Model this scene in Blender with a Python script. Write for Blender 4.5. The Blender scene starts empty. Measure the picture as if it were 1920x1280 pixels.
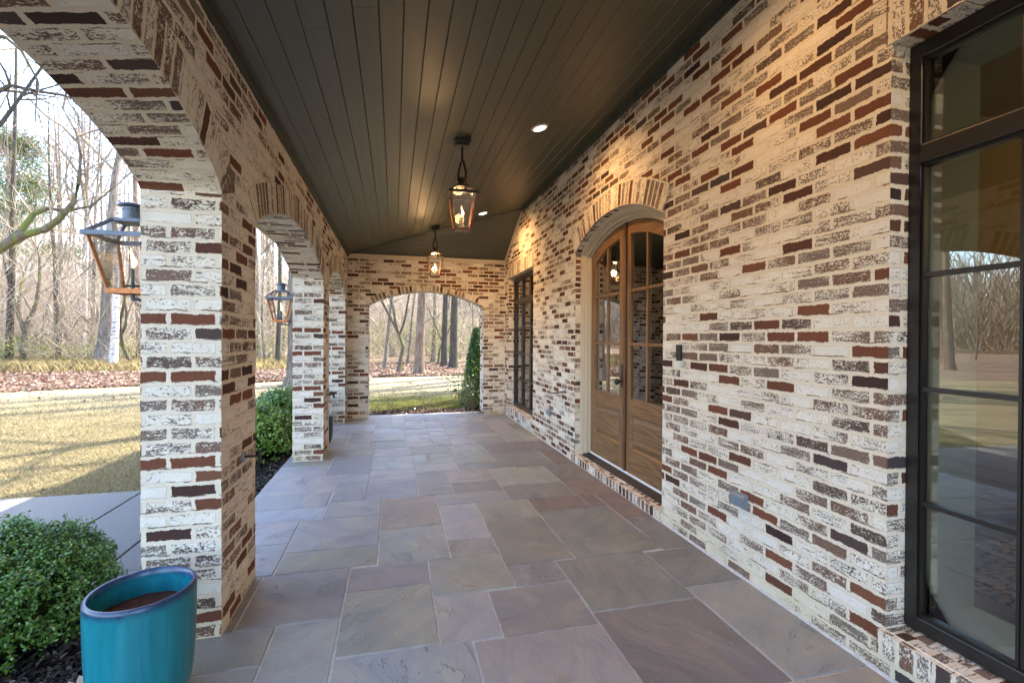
import bpy, bmesh, math, random
import numpy as np
from mathutils import Vector, Matrix, noise as mnoise
from mathutils.geometry import tessellate_polygon

random.seed(7)
RNG = np.random.default_rng(11)
sc = bpy.context.scene
COL = sc.collection
PI = math.pi

# ------------------------------------------------------------------ camera
H = 1.42
M = np.array([[0.9700309651838988, -0.24293110933324297, 0.004939909160483552],
              [0.003035160555104577, -0.008214345311782806, -0.9999616554305988],
              [0.24296237236411447, 0.9700087631816626, -0.007230834390486453]])
cd = bpy.data.cameras.new('camera')
cd.sensor_width = 36.0
cd.lens = 36.0 * 880 / 1920
cd.clip_start = 0.03
cd.clip_end = 2000
cam = bpy.data.objects.new('camera', cd)
COL.objects.link(cam)
cam.matrix_world = Matrix(((M[0][0], -M[1][0], -M[2][0], 0), (M[0][1], -M[1][1], -M[2][1], 0),
                           (M[0][2], -M[1][2], -M[2][2], H), (0, 0, 0, 1)))
sc.camera = cam


def gx(px, Y):
    """world X of the vertical plane through photo column px at depth Y"""
    d = M.T @ np.array([(px - 960) / 880, 0.0, 1.0])
    return d[0] / d[1] * Y


# ------------------------------------------------------------------ light
SUN_DIR = Vector((0.80, 0.60, 0)).normalized()
SUN_EL = math.radians(57)
tosun = Vector((SUN_DIR.x * math.cos(SUN_EL), SUN_DIR.y * math.cos(SUN_EL), math.sin(SUN_EL)))
w = bpy.data.worlds.new('World')
sc.world = w
w.use_nodes = True
wn = w.node_tree.nodes
sky = wn.new('ShaderNodeTexSky')
sky.sky_type = 'NISHITA'
sky.sun_disc = False
sky.sun_elevation = SUN_EL
sky.sun_rotation = math.atan2(SUN_DIR.x, SUN_DIR.y)
sky.air_density = 1.0
sky.dust_density = 1.6
sky.ozone_density = 1.0
wn['Background'].inputs['Strength'].default_value = 0.15
w.node_tree.links.new(sky.outputs[0], wn['Background'].inputs['Color'])
sl = bpy.data.lights.new('sun', 'SUN')
sl.energy = 2.2
sl.angle = math.radians(0.55)
sl.color = (1.0, 0.93, 0.82)
so = bpy.data.objects.new('sun', sl)
COL.objects.link(so)
so.rotation_euler = tosun.to_track_quat('Z', 'Y').to_euler()
sc.view_settings.view_transform = 'Standard'
sc.view_settings.look = 'None'
sc.view_settings.exposure = 3.5
sc.view_settings.gamma = 1.0
sc.cycles.use_denoising = True
sc.cycles.max_bounces = 10
sc.cycles.diffuse_bounces = 6
sc.cycles.transparent_max_bounces = 16
sc.cycles.sample_clamp_indirect = 6

# ------------------------------------------------------------------ node helper


def mat(name):
    m = bpy.data.materials.new(name)
    m.use_nodes = True
    nt = m.node_tree
    nt.nodes.clear()
    out = nt.nodes.new('ShaderNodeOutputMaterial')
    return m, nt, out


def N(nt, typ, ins=None, **props):
    n = nt.nodes.new('ShaderNode' + typ)
    for k, v in props.items():
        setattr(n, k, v)
    for k, v in (ins or {}).items():
        s = n.inputs[k]
        if isinstance(v, bpy.types.NodeSocket):
            nt.links.new(v, s)
        else:
            if s.type == 'RGBA' and len(v) == 3:
                v = (*v, 1)
            s.default_value = v
    return n


def mth(nt, op, a, b=0.0, c=0.0, clamp=False):
    n = N(nt, 'Math', {0: a, 1: b, 2: c}, operation=op)
    n.use_clamp = clamp
    return n.outputs[0]


def mix(nt, f, a, b, typ='MIX'):
    n = nt.nodes.new('ShaderNodeMix')
    n.data_type = 'RGBA'
    n.blend_type = typ
    for k, v in ((0, f), (6, a), (7, b)):
        s = n.inputs[k]
        if isinstance(v, bpy.types.NodeSocket):
            nt.links.new(v, s)
        else:
            s.default_value = (*v, 1) if (k and len(v) == 3) else v
    return n.outputs[2]


def ramp(nt, f, stops, interp='LINEAR'):
    n = N(nt, 'ValToRGB', {0: f})
    e = n.color_ramp.elements
    n.color_ramp.interpolation = interp
    while len(e) < len(stops):
        e.new(0.5)
    for i, (p, c) in enumerate(stops):
        e[i].position = p
        e[i].color = (*c, 1) if len(c) == 3 else c
    return n.outputs[0]


def smooth(nt, x, a, b):
    n = N(nt, 'MapRange', {0: x, 1: a, 2: b, 3: 0.0, 4: 1.0}, interpolation_type='SMOOTHSTEP')
    return n.outputs[0]


def noise(nt, vec, scale, detail=3.0, rough=0.5, dim='3D'):
    return N(nt, 'TexNoise', {'Vector': vec, 'Scale': scale, 'Detail': detail, 'Roughness': rough}, noise_dimensions=dim)


def vscale(nt, vec, s):
    return N(nt, 'VectorMath', {0: vec, 1: s}, operation='MULTIPLY').outputs[0]


def principled(nt, out, col, rough=0.6, spec=0.5, metal=0.0, bump=None, bstr=0.5, bdist=0.01, **kw):
    p = N(nt, 'BsdfPrincipled', {'Base Color': col, 'Roughness': rough, 'Metallic': metal, 'Specular IOR Level': spec})
    for k, v in kw.items():
        s = p.inputs[k]
        if isinstance(v, bpy.types.NodeSocket):
            nt.links.new(v, s)
        else:
            s.default_value = v
    if bump is not None:
        b = N(nt, 'Bump', {'Strength': bstr, 'Distance': bdist, 'Height': bump})
        nt.links.new(b.outputs[0], p.inputs['Normal'])
    nt.links.new(p.outputs[0], out.inputs[0])
    return p


# ------------------------------------------------------------------ materials
COURSE = 0.0667
BRICK = 0.2


def brick_mat(name, offset=0.5, width=BRICK, seed=0.0, joint=0.019, cover=0.0):
    """clay brick under a worn lime smear: UV is in metres, u along the brick, v across the courses"""
    m, nt, out = mat(name)
    uv = N(nt, 'UVMap').outputs[0]
    uv = N(nt, 'VectorMath', {0: uv, 1: (seed, 0, seed)}, operation='ADD').outputs[0]
    wob = noise(nt, uv, 22, 3, 0.6).outputs[1]
    wob = vscale(nt, N(nt, 'VectorMath', {0: wob, 1: (0.5, 0.5, 0.5)}, operation='SUBTRACT').outputs[0], (0.016, 0.014, 0))
    wob2 = noise(nt, uv, 75, 2, 0.6).outputs[1]
    wob2 = vscale(nt, N(nt, 'VectorMath', {0: wob2, 1: (0.5, 0.5, 0.5)}, operation='SUBTRACT').outputs[0], (0.011, 0.010, 0))
    p = N(nt, 'VectorMath', {0: uv, 1: wob}, operation='ADD').outputs[0]
    p = N(nt, 'VectorMath', {0: p, 1: wob2}, operation='ADD').outputs[0]
    b = N(nt, 'TexBrick', {'Vector': p, 'Color1': (0, 0, 0), 'Color2': (1, 1, 1), 'Mortar': (0, 0, 0), 'Scale': 1.0,
                           'Mortar Size': joint, 'Mortar Smooth': 1.0, 'Bias': 0.0, 'Brick Width': width, 'Row Height': COURSE},
          offset=offset, offset_frequency=2, squash=1.0)
    joint_f = b.outputs[1]
    t = N(nt, 'TexBrick', {'Vector': p, 'Color1': (0, 0, 0), 'Color2': (1, 1, 1), 'Mortar': (0, 0, 0), 'Scale': 1.0, 'Mortar Size': 0.0,
                           'Mortar Smooth': 0.0, 'Bias': 0.0, 'Brick Width': width, 'Row Height': COURSE},
          offset=offset, offset_frequency=2, squash=1.0).outputs[0]
    r1 = N(nt, 'TexWhiteNoise', {'W': t}, noise_dimensions='1D').outputs[0]
    r2 = N(nt, 'TexWhiteNoise', {'W': mth(nt, 'ADD', t, 3.71)}, noise_dimensions='1D').outputs[0]
    r3 = N(nt, 'TexWhiteNoise', {'W': mth(nt, 'ADD', t, 8.13)}, noise_dimensions='1D').outputs[0]
    rag = noise(nt, vscale(nt, uv, (30, 55, 1)), 1.0, 5, 0.62).outputs[0]
    lim = mth(nt, 'ADD', joint_f, mth(nt, 'MULTIPLY', mth(nt, 'SUBTRACT', rag, 0.5), 1.0))
    body = mth(nt, 'SUBTRACT', 1.0, smooth(nt, lim, 0.44, 0.54))
    low = noise(nt, uv, 2.6, 2, 0.5).outputs[0]
    full = mth(nt, 'GREATER_THAN', r1, 0.80)
    # worn flecks
    n1 = noise(nt, vscale(nt, uv, (95, 150, 1)), 1.0, 6, 0.72).outputs[0]
    n2 = noise(nt, vscale(nt, uv, (9, 70, 1)), 1.0, 4, 0.65).outputs[0]
    n3 = noise(nt, vscale(nt, uv, (24, 30, 1)), 1.0, 5, 0.7).outputs[0]
    n2 = N(nt, 'Mix', {0: smooth(nt, r3, 0.3, 0.7), 2: n2, 3: n3}).outputs[0]
    wear = mth(nt, 'ADD', mth(nt, 'MULTIPLY', n1, 0.66), mth(nt, 'MULTIPLY', n2, 0.34))
    thr = mth(nt, 'MULTIPLY_ADD', r2, 0.17, 0.432 + cover)
    thr = mth(nt, 'ADD', thr, mth(nt, 'MULTIPLY', mth(nt, 'SUBTRACT', low, 0.5), 0.30))
    d = mth(nt, 'SUBTRACT', wear, thr)
    part = mth(nt, 'MULTIPLY', smooth(nt, d, -0.010, 0.022), mth(nt, 'MULTIPLY_ADD', r3, 0.15, 0.85))
    scrape = noise(nt, vscale(nt, uv, (70, 120, 1)), 1.0, 3, 0.6).outputs[0]
    fullm = mth(nt, 'MULTIPLY', full, smooth(nt, scrape, 0.22, 0.30))
    e = mth(nt, 'MAXIMUM', fullm, part)
    e = mth(nt, 'MULTIPLY', e, body)
    fr = mth(nt, 'FRACT', mth(nt, 'DIVIDE', N(nt, 'SeparateXYZ', {0: p}).outputs[1], COURSE))
    gap = mth(nt, 'MULTIPLY', smooth(nt, fr, 0.055, 0.085), smooth(nt, fr, 0.16, 0.12))
    run = noise(nt, vscale(nt, uv, (9, 30, 1)), 1.0, 3, 0.6).outputs[0]
    gap = mth(nt, 'MULTIPLY', gap, smooth(nt, run, 0.53, 0.58))
    e = mth(nt, 'MAXIMUM', e, mth(nt, 'MULTIPLY', gap, 0.85))
    # shadow gaps under some bricks, painted into the colour as dark lines
    clay = ramp(nt, r3, [(0.0, (0.045, 0.028, 0.026)), (0.22, (0.085, 0.038, 0.029)), (0.45, (0.14, 0.056, 0.034)),
                         (0.7, (0.165, 0.060, 0.034)), (0.86, (0.19, 0.078, 0.044)), (0.93, (0.06, 0.05, 0.052)), (1.0, (0.085, 0.055, 0.05))])
    cn = noise(nt, uv, 160, 4, 0.7).outputs[0]
    clay = mix(nt, mth(nt, 'MULTIPLY', cn, 0.55), clay, mix(nt, 1.0, clay, (0.55, 0.5, 0.48), 'MULTIPLY'))
    fleck = mix(nt, 0.5, clay, (0.13, 0.080, 0.058))
    clay = mix(nt, full, fleck, clay)
    wn_ = noise(nt, uv, 9, 4, 0.6).outputs[0]
    wash = mix(nt, wn_, (0.77, 0.70, 0.595), (0.62, 0.56, 0.475))
    wash = mix(nt, mth(nt, 'MULTIPLY', smooth(nt, r2, 0.55, 1.0), 0.35), wash, (0.58, 0.54, 0.51))
    mort = mix(nt, wn_, (0.70, 0.61, 0.485), (0.58, 0.495, 0.385))
    paint = mix(nt, body, mort, wash)
    grime = smooth(nt, noise(nt, uv, 1.3, 5, 0.65).outputs[0], 0.52, 0.78)
    paint = mix(nt, mth(nt, 'MULTIPLY', grime, 0.3), paint, (0.52, 0.44, 0.33))
    vv = N(nt, 'SeparateXYZ', {0: N(nt, 'UVMap').outputs[0]}).outputs[1]
    foot = smooth(nt, mth(nt, 'ADD', vv, mth(nt, 'MULTIPLY', noise(nt, uv, 5, 3, 0.6).outputs[0], 0.5)), 0.52, 0.22)
    paint = mix(nt, mth(nt, 'MULTIPLY', foot, 0.6), paint, (0.55, 0.46, 0.29))
    col = mix(nt, e, paint, clay)
    fine = noise(nt, uv, 240, 3, 0.7).outputs[0]
    lump = noise(nt, uv, 34, 3, 0.6).outputs[0]
    hgt = mth(nt, 'ADD', mth(nt, 'MULTIPLY', body, 0.45), mth(nt, 'MULTIPLY', e, -0.35))
    hgt = mth(nt, 'ADD', hgt, mth(nt, 'MULTIPLY', fine, 0.22))
    hgt = mth(nt, 'ADD', hgt, mth(nt, 'MULTIPLY', lump, 0.5))
    principled(nt, out, col, 0.88, 0.2, bump=hgt, bstr=0.85, bdist=0.012)
    return m


def simple(name, col, rough=0.5, spec=0.5, metal=0.0, var=0.12, nscale=20, bstr=0.0, bdist=0.003, dark=0.6, **kw):
    m, nt, out = mat(name)
    g = N(nt, 'NewGeometry').outputs[0]
    nz = noise(nt, g, nscale, 4, 0.6).outputs[0]
    c2 = tuple(x * dark for x in col)
    cc = mix(nt, mth(nt, 'MULTIPLY', smooth(nt, nz, 0.35, 0.75), min(1, var * 3)), col, c2)
    principled(nt, out, cc, rough, spec, metal, bump=(nz if bstr else None), bstr=bstr, bdist=bdist, **kw)
    return m


def wood_mat(name, c1, c2, axis=2, scale=1.0, rough=0.4):
    m, nt, out = mat(name)
    g = N(nt, 'NewGeometry').outputs[0]
    s = [55 * scale] * 3
    s[axis] = 2.2 * scale
    v = vscale(nt, g, tuple(s))
    n1 = noise(nt, v, 1.0, 5, 0.65)
    ring = noise(nt, vscale(nt, g, tuple(6 * scale if i != axis else 0.5 * scale for i in range(3))), 1.0, 2, 0.5).outputs[0]
    wv = mth(nt, 'SINE', mth(nt, 'MULTIPLY', ring, 70.0))
    f = mth(nt, 'ADD', mth(nt, 'MULTIPLY', n1.outputs[0], 0.75), mth(nt, 'MULTIPLY_ADD', wv, 0.12, 0.12))
    c = mix(nt, smooth(nt, f, 0.25, 0.75), c1, c2)
    principled(nt, out, c, rough, 0.45, bump=f, bstr=0.15, bdist=0.002)
    return m


def attr_mat(name, attr, rough=0.6, spec=0.4, trans=0.0, back=None):
    m, nt, out = mat(name)
    a = N(nt, 'Attribute', attribute_name=attr).outputs[0]
    p = principled(nt, out, a, rough, spec)
    if trans:
        t = N(nt, 'BsdfTranslucent', {'Color': a})
        ms = N(nt, 'MixShader', {0: trans})
        nt.links.new(p.outputs[0], ms.inputs[1])
        nt.links.new(t.outputs[0], ms.inputs[2])
        nt.links.new(ms.outputs[0], out.inputs[0])
    return m


def glass_mat(name, tint=(0.93, 0.96, 0.94), f0=1.5, rough=0.0, boost=1.0):
    m, nt, out = mat(name)
    fr = N(nt, 'Fresnel', {'IOR': f0}).outputs[0]
    fr = mth(nt, 'MULTIPLY', fr, boost, clamp=True)
    t = N(nt, 'BsdfTransparent', {'Color': tint})
    gl = N(nt, 'BsdfGlossy', {'Color': (1, 1, 1), 'Roughness': rough})
    ms = N(nt, 'MixShader', {0: fr})
    nt.links.new(t.outputs[0], ms.inputs[1])
    nt.links.new(gl.outputs[0], ms.inputs[2])
    nt.links.new(ms.outputs[0], out.inputs[0])
    return m


def emit_mat(name, col, strength):
    m, nt, out = mat(name)
    e = N(nt, 'Emission', {'Color': (*col, 1), 'Strength': strength})
    nt.links.new(e.outputs[0], out.inputs[0])
    return m


def flag_mat():
    m, nt, out = mat('flagstone')
    g = N(nt, 'NewGeometry').outputs[0]
    a = N(nt, 'Attribute', attribute_name='stone').outputs[0]
    sep = N(nt, 'Attribute', attribute_name='stone_seed').outputs[2]
    off = N(nt, 'CombineXYZ', {0: mth(nt, 'MULTIPLY', sep, 37.0), 1: mth(nt, 'MULTIPLY', sep, 91.0), 2: 0.0}).outputs[0]
    v = N(nt, 'VectorMath', {0: g, 1: off}, operation='ADD').outputs[0]
    ang = mth(nt, 'MULTIPLY', sep, 6.0)
    vr = N(nt, 'VectorRotate', {'Vector': v, 'Angle': ang}, rotation_type='Z_AXIS').outputs[0]
    warp = noise(nt, vr, 2.2, 3, 0.5).outputs[1]
    vw = N(nt, 'VectorMath', {0: vr, 1: vscale(nt, warp, (0.35, 0.35, 0.0))}, operation='ADD').outputs[0]
    strat = noise(nt, vscale(nt, vw, (3.0, 7, 1)), 1.0, 6, 0.6).outputs[0]
    blot = noise(nt, v, 3.0, 4, 0.6).outputs[0]
    fine = noise(nt, v, 95, 4, 0.65).outputs[0]
    c = mix(nt, smooth(nt, blot, 0.4, 0.72), a, mix(nt, 1.0, a, (0.86, 0.92, 1.02), 'MULTIPLY'))
    c = mix(nt, smooth(nt, strat, 0.48, 0.68), c, mix(nt, 1.0, a, (1.22, 1.15, 1.04), 'MULTIPLY'))
    c = mix(nt, mth(nt, 'MULTIPLY', smooth(nt, strat, 0.5, 0.32), 0.6), c, mix(nt, 1.0, a, (0.74, 0.75, 0.79), 'MULTIPLY'))
    c = mix(nt, mth(nt, 'MULTIPLY', fine, 0.25), c, mix(nt, 1.0, a, (0.7, 0.7, 0.7), 'MULTIPLY'))
    # delamination ledges: steps of a warped field
    led = N(nt, 'MapRange', {0: mth(nt, 'FRACT', mth(nt, 'MULTIPLY', strat, 5.0)), 1: 0.0, 2: 0.14, 3: 0.0, 4: 1.0}).outputs[0]
    ledm = smooth(nt, noise(nt, v, 1.7, 2, 0.5).outputs[0], 0.5, 0.62)
    edge = mth(nt, 'MULTIPLY', mth(nt, 'SUBTRACT', 1.0, led), ledm)
    c = mix(nt, mth(nt, 'MULTIPLY', edge, 0.40), c, (0.34, 0.325, 0.32))
    grit = noise(nt, v, 260, 2, 0.6).outputs[0]
    c = mix(nt, mth(nt, 'MULTIPLY', smooth(nt, grit, 0.62, 0.75), 0.35), c, (0.03, 0.028, 0.028))
    dust = smooth(nt, noise(nt, g, 1.1, 5, 0.65).outputs[0], 0.48, 0.72)
    c = mix(nt, mth(nt, 'MULTIPLY', dust, 0.22), c, (0.30, 0.285, 0.27))
    h = mth(nt, 'ADD', mth(nt, 'MULTIPLY', mth(nt, 'MULTIPLY', led, ledm), 0.55), mth(nt, 'MULTIPLY', strat, 0.6))
    h = mth(nt, 'ADD', h, mth(nt, 'MULTIPLY', fine, 0.10))
    rg = mth(nt, 'MULTIPLY_ADD', fine, 0.25, 0.40)
    principled(nt, out, c, rg, 0.4, bump=h, bstr=0.8, bdist=0.018)
    return m


MT = {}


def build_materials():
    MT['brick'] = brick_mat('whitewashed_brick')
    MT['brick2'] = brick_mat('whitewashed_brick_arcade', seed=5.31, cover=0.01)
    MT['soldier'] = brick_mat('whitewashed_soldier_brick', offset=0.0, width=0.215, seed=2.15 * 3, cover=-0.03)
    MT['flag'] = flag_mat()
    MT['grout'] = simple('grout', (0.47, 0.455, 0.44), 0.95, 0.1, var=0.25, nscale=60, bstr=0.5)
    MT['bronze'] = simple('dark_bronze_paint', (0.013, 0.010, 0.0085), 0.36, 0.5, var=0.1)
    MT['iron'] = simple('black_iron', (0.012, 0.011, 0.010), 0.45, 0.5, var=0.1)
    MT['greymetal'] = simple('grey_metal', (0.20, 0.23, 0.27), 0.42, 0.5, 0.3, var=0.2)
    MT['copper'] = simple('worn_copper', (0.40, 0.155, 0.06), 0.48, 0.5, 0.75, var=0.3, nscale=35, dark=0.45)
    MT['oldcopper'] = simple('darkened_copper', (0.20, 0.085, 0.04), 0.42, 0.5, 0.6, var=0.3, nscale=35, dark=0.4)
    MT['patina'] = simple('aged_copper_roof', (0.085, 0.10, 0.135), 0.40, 0.5, 0.35, var=0.25, nscale=30)
    MT['glass'] = glass_mat('window_glass', (0.86, 0.90, 0.87), f0=1.5, boost=1.5)
    MT['doorglass'] = glass_mat('door_glass', (0.80, 0.84, 0.80), f0=1.5, boost=3.0)
    MT['lampglass'] = glass_mat('lantern_glass', (0.985, 0.99, 0.985), f0=1.45, boost=0.7)
    MT['flame'] = emit_mat('gas_flame', (1.0, 0.52, 0.15), 1.1)
    MT['bulb'] = emit_mat('lit_lens', (1.0, 0.86, 0.62), 3)
    MT['white'] = simple('white_trim', (0.72, 0.70, 0.66), 0.4, 0.5, var=0.05)
    MT['cream'] = simple('cream_painted_trim', (0.46, 0.395, 0.30), 0.45, 0.4, var=0.08, nscale=8, dark=0.85)
    MT['wood'] = wood_mat('oak_door', (0.20, 0.104, 0.040), (0.105, 0.051, 0.019), 2, 1.0, 0.5)
    MT['woodh'] = wood_mat('oak_door_rails', (0.20, 0.104, 0.040), (0.105, 0.051, 0.019), 1, 1.0, 0.5)
    MT['darkwood'] = wood_mat('dark_oak', (0.10, 0.042, 0.014), (0.05, 0.02, 0.008), 2, 1.0, 0.4)
    MT['rubber'] = simple('black_threshold', (0.012, 0.012, 0.013), 0.5, 0.4)
    MT['plaster'] = simple('interior_plaster', (0.36, 0.28, 0.165), 0.8, 0.2, var=0.05, nscale=3)
    MT['lining'] = simple('pale_jamb_paint', (0.62, 0.66, 0.56), 0.55, 0.3, var=0.05)
    MT['intfloor'] = wood_mat('interior_floor_wood', (0.12, 0.055, 0.03), (0.07, 0.03, 0.017), 1, 0.6, 0.35)
    MT['concrete'] = simple('broom_concrete', (0.155, 0.15, 0.142), 0.9, 0.2, var=0.25, nscale=140, bstr=0.5, bdist=0.004, dark=0.55)
    MT['roof'] = simple('roof_shingle', (0.07, 0.065, 0.06), 0.9, 0.2, var=0.3, nscale=12)
    MT['soil'] = simple('pot_soil', (0.060, 0.027, 0.019), 0.95, 0.1, var=0.3, nscale=60, bstr=0.8, bdist=0.01)
    MT['mulch'] = simple('mulch_base', (0.022, 0.017, 0.014), 0.95, 0.15, var=0.3, nscale=60, bstr=0.9, bdist=0.02)
    MT['leaf'] = attr_mat('boxwood_leaf', 'tint', 0.32, 0.5, 0.18)
    MT['dry'] = attr_mat('dry_leaf', 'tint', 0.75, 0.2, 0.25)
    MT['chip'] = attr_mat('mulch_chip', 'tint', 0.7, 0.35)
    MT['blade'] = attr_mat('grass_blade', 'tint', 0.7, 0.25, 0.35)
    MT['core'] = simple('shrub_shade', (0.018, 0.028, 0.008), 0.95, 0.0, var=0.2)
    # painted ceiling
    m, nt, out = mat('painted_plank_ceiling')
    g = N(nt, 'NewGeometry').outputs[0]
    n1 = noise(nt, vscale(nt, g, (40, 1.2, 40)), 1.0, 4, 0.6).outputs[0]
    kn = noise(nt, vscale(nt, g, (26, 9, 9)), 1.0, 2, 0.5).outputs[0]
    knot = smooth(nt, kn, 0.70, 0.75)
    c = mix(nt, n1, (0.049, 0.053, 0.032), (0.039, 0.042, 0.025))
    c = mix(nt, mth(nt, 'MULTIPLY', knot, 0.7), c, (0.02, 0.018, 0.013))
    hh = mth(nt, 'ADD', mth(nt, 'MULTIPLY', n1, 0.6), noise(nt, g, 9, 2, 0.5).outputs[0])
    principled(nt, out, c, mth(nt, 'MULTIPLY_ADD', n1, 0.16, 0.40), 0.9, bump=hh, bstr=0.14, bdist=0.004)
    MT['ceiling'] = m
    MT['ceiltrim'] = simple('ceiling_moulding_paint', (0.045, 0.05, 0.039), 0.4, 0.5, var=0.05)
    # glazed pot
    m, nt, out = mat('turquoise_glaze')
    g = N(nt, 'TexCoord').outputs[3]
    z = N(nt, 'SeparateXYZ', {0: g}).outputs[2]
    st = noise(nt, vscale(nt, g, (26, 26, 2.2)), 1.0, 5, 0.62).outputs[0]
    bl = noise(nt, g, 6, 4, 0.6).outputs[0]
    c = mix(nt, smooth(nt, st, 0.3, 0.72), (0.005, 0.125, 0.165), (0.010, 0.195, 0.225))
    c = mix(nt, mth(nt, 'MULTIPLY', smooth(nt, bl, 0.5, 0.75), 0.5), c, (0.006, 0.13, 0.15))
    drip = mth(nt, 'ADD', z, mth(nt, 'MULTIPLY', mth(nt, 'SUBTRACT', st, 0.5), 0.06))
    c = mix(nt, smooth(nt, drip, 0.405, 0.445), c, (0.008, 0.03, 0.085))
    rim = smooth(nt, noise(nt, g, 45, 3, 0.6).outputs[0], 0.56, 0.66)
    c = mix(nt, mth(nt, 'MULTIPLY', mth(nt, 'MULTIPLY', rim, smooth(nt, z, 0.437, 0.446)), 0.3), c, (0.20, 0.085, 0.035))
    principled(nt, out, c, 0.30, 0.45, bump=bl, bstr=0.12, bdist=0.01, **{'Coat Weight': 0.15, 'Coat Roughness': 0.12})
    MT['glaze'] = m
    m, nt, out = mat('dark_teal_glaze')
    g = N(nt, 'TexCoord').outputs[3]
    st = noise(nt, vscale(nt, g, (26, 26, 2.2)), 1.0, 5, 0.62).outputs[0]
    c = mix(nt, st, (0.012, 0.05, 0.06), (0.02, 0.09, 0.10))
    principled(nt, out, c, 0.25, 0.5)
    MT['teal'] = m
    # lawn: dormant straw with greener patches
    m, nt, out = mat('dormant_lawn')
    g = N(nt, 'NewGeometry').outputs[0]
    big = noise(nt, g, 0.35, 4, 0.6).outputs[0]
    mid = noise(nt, vscale(nt, g, (1.5, 1.5, 1)), 1.6, 5, 0.65).outputs[0]
    fin = noise(nt, g, 55, 4, 0.7).outputs[0]
    c = mix(nt, smooth(nt, fin, 0.3, 0.7), (0.27, 0.218, 0.13), (0.185, 0.145, 0.082))
    c = mix(nt, mth(nt, 'MULTIPLY', smooth(nt, mid, 0.45, 0.7), 0.22), c, (0.16, 0.165, 0.065))
    c = mix(nt, mth(nt, 'MULTIPLY', smooth(nt, big, 0.5, 0.65), 0.4), c, (0.30, 0.24, 0.145))
    hh = mth(nt, 'ADD', fin, mth(nt, 'MULTIPLY', mid, 0.5))
    principled(nt, out, c, 0.95, 0.1, bump=hh, bstr=0.8, bdist=0.03)
    MT['lawn'] = m
    m, nt, out = mat('woodland_floor')
    g = N(nt, 'NewGeometry').outputs[0]
    mid = noise(nt, g, 1.2, 5, 0.65).outputs[0]
    fin = noise(nt, g, 26, 4, 0.75).outputs[0]
    c = mix(nt, smooth(nt, fin, 0.35, 0.65), (0.12, 0.075, 0.055), (0.21, 0.15, 0.11))
    c = mix(nt, smooth(nt, mid, 0.45, 0.7), c, (0.25, 0.195, 0.13))
    principled(nt, out, c, 0.95, 0.1, bump=fin, bstr=0.8, bdist=0.05)
    MT['ground'] = m

    def bark(name, c1, c2, moss=0.0, birch=False):
        m, nt, out = mat(name)
        g = N(nt, 'TexCoord').outputs[3]
        n1 = noise(nt, vscale(nt, g, (16, 16, 2.5)), 1.0, 5, 0.65).outputs[0]
        n2 = noise(nt, vscale(nt, g, (2, 2, 0.8)), 1.0, 4, 0.6).outputs[0]
        c = mix(nt, smooth(nt, n1, 0.35, 0.65), c1, c2)
        if moss:
            c = mix(nt, mth(nt, 'MULTIPLY', smooth(nt, n2, 0.48, 0.62), moss), c, (0.11, 0.13, 0.025))
        if birch:
            n3 = noise(nt, vscale(nt, g, (3, 3, 16)), 1.0, 4, 0.6).outputs[0]
            c = mix(nt, smooth(nt, n3, 0.56, 0.62), c, (0.06, 0.05, 0.045))
        principled(nt, out, c, 0.95, 0.1, bump=n1, bstr=0.7, bdist=0.03)
        return m
    MT['bark_grey'] = bark('grey_bark', (0.20, 0.165, 0.135), (0.10, 0.08, 0.065), 0.25)
    MT['bark_brown'] = bark('brown_bark', (0.24, 0.175, 0.13), (0.12, 0.08, 0.055))
    MT['bark_dark'] = bark('dark_bark', (0.085, 0.07, 0.058), (0.045, 0.036, 0.03), 0.3)
    MT['bark_moss'] = bark('mossy_bark', (0.13, 0.105, 0.075), (0.07, 0.055, 0.04), 0.85)
    MT['bark_birch'] = bark('pale_birch_bark', (0.52, 0.48, 0.44), (0.36, 0.32, 0.29), 0.0, True)
    MT['twig'] = simple('bare_twig', (0.23, 0.175, 0.125), 0.9, 0.1, var=0.25, nscale=3)
    MT['twig_pale'] = simple('pale_far_twig', (0.36, 0.29, 0.22), 0.9, 0.1, var=0.25, nscale=1)


build_materials()

# ------------------------------------------------------------------ mesh helpers


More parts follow.
